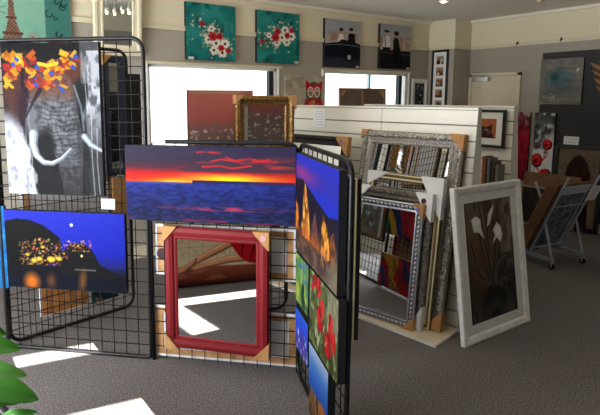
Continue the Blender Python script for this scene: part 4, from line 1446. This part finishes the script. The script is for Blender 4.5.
price_card('cream price card standing on top of the arch picture frame', (6.574, 2.875, 1.029), R90, 0.17, 0.10, 2, math.radians(3), 6)
# carved wing on the board
o = thing('carved_wing', 'striped brown carved wooden wing at the right edge on the charcoal board', 'carving', (XR - 0.0125, 2.58, 1.53), R90)
for k in range(8):
    g = G().ell((0.04 - 0.012 * k, -0.0135, 0.08 + 0.045 * k), (0.14, 0.014, 0.024), 0.55, 10, 5)
    obj('feather', g, M('carved_light_wood', (150, 112, 72), 0.6) if k % 2 else DKBROWN, o, True)

# ------------------------------------------------------------------ on the back wall
canvas('tower_canvas', 'pale green canvas of a brown lattice tower on the back wall', (0.865, YB - 0.001, 2.0), 0, 0.72, 0.60, 0.035, art_paris())
w, h, t = 0.455, 0.62, 0.03
o = framed('white_framed_mirror', 'white framed mirror reflecting ceiling lamps, high on the back wall', (1.635, YB - 0.045, 1.985), 0, w, h, prof_cove(0.095, t), CREAM, 'mirror', lean=math.radians(-3.5), fw=0.095, t=t)
gt = 'square canvases in a row above the windows'
canvas('teal_blossom_canvas', 'teal canvas with white and red blossom above the left end of the left window', (2.636, YB - 0.001, 1.98), 0, 0.585, 0.57, 0.035, art_teal(31, 27, 33, 0.72, 2), group=gt)
canvas('teal_blossom_canvas', 'second teal blossom canvas, nearer the owl picture', (3.505, YB - 0.001, 1.985), 0, 0.60, 0.565, 0.035, art_teal(44, 22, 28, -0.45, 44), group=gt)
canvas('couple_car_canvas', 'canvas of a couple behind a dark car above the right window', (4.503, YB - 0.001, 1.97), 0, 0.61, 0.575, 0.035, art_couple(0), group=gt)
canvas('couple_walking_canvas', 'canvas of a man in white shirt and woman in black dress above the right window', (5.475, YB - 0.001, 1.98), 0, 0.62, 0.58, 0.035, art_couple(1), group=gt)
canvas('owl_canvas', 'beige canvas with a red and green owl between the two windows', (3.915, YB - 0.001, 1.28), 0, 0.60, 0.575, 0.02, art_owl(), M('beige_edge', (160, 150, 132), 0.8))
w, h = 0.33, 0.66
framed('dark_photo_frame', 'white framed dark photograph right of the right window', (6.045, YB - 0.001, 1.2), 0, w, h, prof_flat(0.03, 0.02), WHITE, 'print', cat='picture', fw=0.03, t=0.02, art=art_dark(321), matw=0.035)
# tall strip of photographs on the nib wall
w, h, t = 0.265, 1.05, 0.025
o = thing('photo_strip_frame', 'tall narrow black frame with a column of small photographs by the door', 'picture', (JX - 0.001, 4.515, 1.21), R90)
obj('frame', G().frame(w, h, prof_flat(0.03, t)), BLKW, o)
obj('mat_board', G().box(-w / 2 + 0.028, w / 2 - 0.028, -0.012, -0.001, 0.028, h - 0.028), WHITE, o)
for k in range(6):
    art_photo(400 + k).obj('photograph', 0.115, 0.118, o, -0.0128, ARTG, z0=0.075 + k * 0.155)

# wrapped canvas back on the sill of the right window
o = thing('wrapped_canvas', 'plastic wrapped canvas back standing on the sill of the right window', 'picture', (4.85, 4.655, WZ[0]), 0, math.radians(2), 'canvases hung backs to us')
w, h = 0.84, 0.655
obj('canvas_back', G().box(-w / 2, w / 2, -0.008, 0, 0, h), M('grey_brown_canvas', (118, 102, 90), 0.5, var=0.15), o)
obj('stretcher_frame', G().frame(w, h, [(0, -0.008), (0, -0.028), (0.03, -0.028), (0.03, -0.008)]).box(-0.02, 0.02, -0.026, -0.008, 0.03, h - 0.03), M('old_stretcher', (136, 100, 70), 0.6), o)
for sx, sz in ((-1, 0), (1, 0), (-1, 1), (1, 1)):
    x, z = sx * (w / 2 - 0.03), (h - 0.03 if sz else 0.03)
    e = -1 if sz else 1
    obj('corner_block', G().prism([(x, z), (x - sx * 0.09, z), (x, z + e * 0.09)], -0.024, -0.009), PINE, o)

# canvas of legs, reflected in the red mirror
canvas('reclining_legs_canvas', 'long canvas of bare legs and a red dress, seen in the red mirror', hang(PF, -0.02, 1.0, 0.01), PF.rz, 1.02, 0.50, 0.03, art_woman())

canvas('red_skyline_canvas', 'second red skyline canvas, on the front wall and seen in the gold mirror', (3.75, YF + 0.001, 0.75), PI, 0.95, 1.0, 0.03, art_redcity(141))

# ------------------------------------------------------------------ ceiling lamps
spots = [((4.141, 3.023), 'ceiling spot lamp glowing above the right window, nearest the corner'), ((4.86, 2.50), 'ceiling spot lamp above the door side of the room, right of the other lit one'),
         ((2.35, 2.10), 'ceiling spot lamp reflected leftmost in the high white mirror'), ((2.50, 1.99), 'ceiling spot lamp reflected second from left in the high white mirror'),
         ((2.31, 2.84), 'ceiling spot lamp reflected third from left in the high white mirror'), ((2.45, 2.70), 'ceiling spot lamp reflected rightmost in the high white mirror')]
for i, ((x, y), lab) in enumerate(spots):
    o = thing('spot_lamp', lab, 'lamp', (x, y, HC), 0, 0, 'ceiling spot lamps')
    obj('ceiling_rose', G().lathe([(0.045, 0), (0.045, -0.018), (0.03, -0.028)], 16), STEEL, o, True)
    obj('arm', G().tube([(0, 0, -0.02), (0, 0, -0.10), (0.015, -0.015, -0.13)], 0.007, 8), STEEL, o)
    obj('lamp_cup', G().lathe([(0.014, -0.12), (0.03, -0.14), (0.036, -0.185), (0.033, -0.186), (0.012, -0.15)], 16, (0.015, -0.015, 0)), STEEL, o, True)
    obj('bulb', G().ell((0.015, -0.015, -0.182), (0.021, 0.021, 0.018), 0, 12, 8), BULB if i != 1 else M('unlit_bulb', (190, 150, 96), 0.3), o, True)

# ------------------------------------------------------------------ plant
pl = thing('potted_plant', 'broad-leaved green pot plant in the lower left corner', 'plant', (-0.36, 1.27, 0))
obj('pot', G().lathe([(0.09, 0), (0.12, 0.24), (0.135, 0.24), (0.135, 0.28), (0.12, 0.28), (0.115, 0.25)], 24), POT, pl, True)
obj('soil', G().lathe([(0.11, 0.235), (0.112, 0.25), (0.01, 0.255)], 20), SOIL, pl)
leaves = [((0.066, 1.322, 0.945), (0.205, 1.217, 0.886), 0.050, LEAF), ((0.075, 1.319, 0.966), (0.187, 1.238, 0.943), 0.034, LEAF2), ((0.05, 1.334, 1.028), (0.180, 1.251, 1.006), 0.040, LEAF),
          ((0.13, 1.27, 0.838), (0.201, 1.216, 0.858), 0.022, LEAF), ((0.05, 1.325, 0.912), (0.172, 1.245, 0.876), 0.034, LEAF2), ((0.04, 1.345, 1.082), (0.155, 1.275, 1.040), 0.034, LEAF),
          ((-0.46, 1.35, 0.9), (-0.66, 1.42, 0.86), 0.09, LEAF), ((-0.4, 1.15, 0.95), (-0.5, 1.0, 0.9), 0.08, LEAF2), ((-0.3, 1.42, 1.0), (-0.24, 1.60, 0.96), 0.08, LEAF), ((-0.2, 1.25, 0.8), (-0.05, 1.2, 0.82), 0.07, LEAF)]
sm = G()
for b, t_, wd, m in leaves:
    B, T = Vector(b) - Vector((-0.36, 1.27, 0)), Vector(t_) - Vector((-0.36, 1.27, 0))
    ax = (T - B)
    L = ax.length
    ax.normalize()
    view = Vector((-0.3, -0.75, 0.6)).normalized()
    sd = ax.cross(view).normalized()
    nn = sd.cross(ax).normalized()
    vs, fs = [], []
    N = 12
    for i in range(N + 1):
        u = i / N
        hw = wd * 0.62 * (math.sin(PI * u ** 0.85) ** 0.65 if 0 < u < 1 else 0.0)
        c = B + ax * (L * u) + nn * (0.022 * math.sin(PI * u))
        for k in (-1, -0.5, 0, 0.5, 1):
            vs.append(c + sd * (hw * k) + nn * (abs(k) * hw * 0.22 - (0.004 if k == 0 else 0)))
    for i in range(N):
        for k in range(4):
            fs.append((i * 5 + k, i * 5 + k + 1, (i + 1) * 5 + k + 1, (i + 1) * 5 + k))
    obj('leaf', G().quadset(vs, fs), m, pl, True)
    S = Vector((B.x * 0.12, B.y * 0.12, 0.25))
    sm.tube([S, S.lerp(B, 0.5) + Vector((0, 0, 0.12)), B + Vector((0, 0, 0.01)), B + ax * 0.012], 0.006, 6, r2=0.003)
obj('stems', sm, STEM, pl, True)

# ------------------------------------------------------------------ light
world = bpy.data.worlds.new('World')
SC.world = world
world.use_nodes = True
bg = world.node_tree.nodes['Background']
bg.inputs['Color'].default_value = (0.93, 0.97, 1.0, 1)
bg.inputs['Strength'].default_value = 2.6

s = bpy.data.lights.new('sun', 'SUN')
s.energy = 110
s.angle = math.radians(0.12)
s.color = (1.0, 0.95, 0.86)
so = bpy.data.objects.new('sun', s)
COL.objects.link(so)
dirv = Vector((0.0, math.cos(math.radians(20)), -math.sin(math.radians(20))))
so.rotation_euler = dirv.to_track_quat('-Z', 'Y').to_euler()

for i, (y0, y1) in enumerate(LW):
    l = bpy.data.lights.new('daylight_shop_window', 'AREA')
    l.shape = 'RECTANGLE'
    l.size = LZ[1] - LZ[0]
    l.size_y = y1 - y0
    l.energy = 190
    l.color = (0.93, 0.96, 1.0)
    lo = bpy.data.objects.new('daylight_shop_window', l)
    COL.objects.link(lo)
    lo.location = (XL - 0.48, (y0 + y1) / 2, (LZ[0] + LZ[1]) / 2 - 0.1)
    lo.rotation_euler = (0, -PI / 2 - math.radians(24), 0)

for (x, y), lab in spots:
    if x == 4.86:
        continue
    l = bpy.data.lights.new('spot_lamp_light', 'POINT')
    l.energy = 7.5 if x > 4 else 3.2
    l.color = (1.0, 0.80, 0.55)
    l.shadow_soft_size = 0.012
    lo = bpy.data.objects.new('spot_lamp_light', l)
    COL.objects.link(lo)
    lo.location = (x + 0.015, y - 0.015, HC - 0.21)

# ------------------------------------------------------------------ camera
cd = bpy.data.cameras.new('camera')
cd.sensor_fit = 'HORIZONTAL'
cd.sensor_width = 36.0
cd.lens = 505.0 / 600.0 * 36.0
cd.shift_x = (300 - 258) / 600.0
cd.shift_y = -(207.5 - 161) / 600.0
cd.clip_start = 0.05
co = bpy.data.objects.new('camera', cd)
COL.objects.link(co)
co.location = (0, 0, 1.6)
co.rotation_euler = (math.radians(90 - 7.2), 0, math.radians(-34.5))
SC.camera = co

SC.view_settings.view_transform = 'Standard'
SC.view_settings.look = 'None'
SC.view_settings.gamma = 1.0
SC.view_settings.use_curve_mapping = False
SC.view_settings.exposure = 0.0
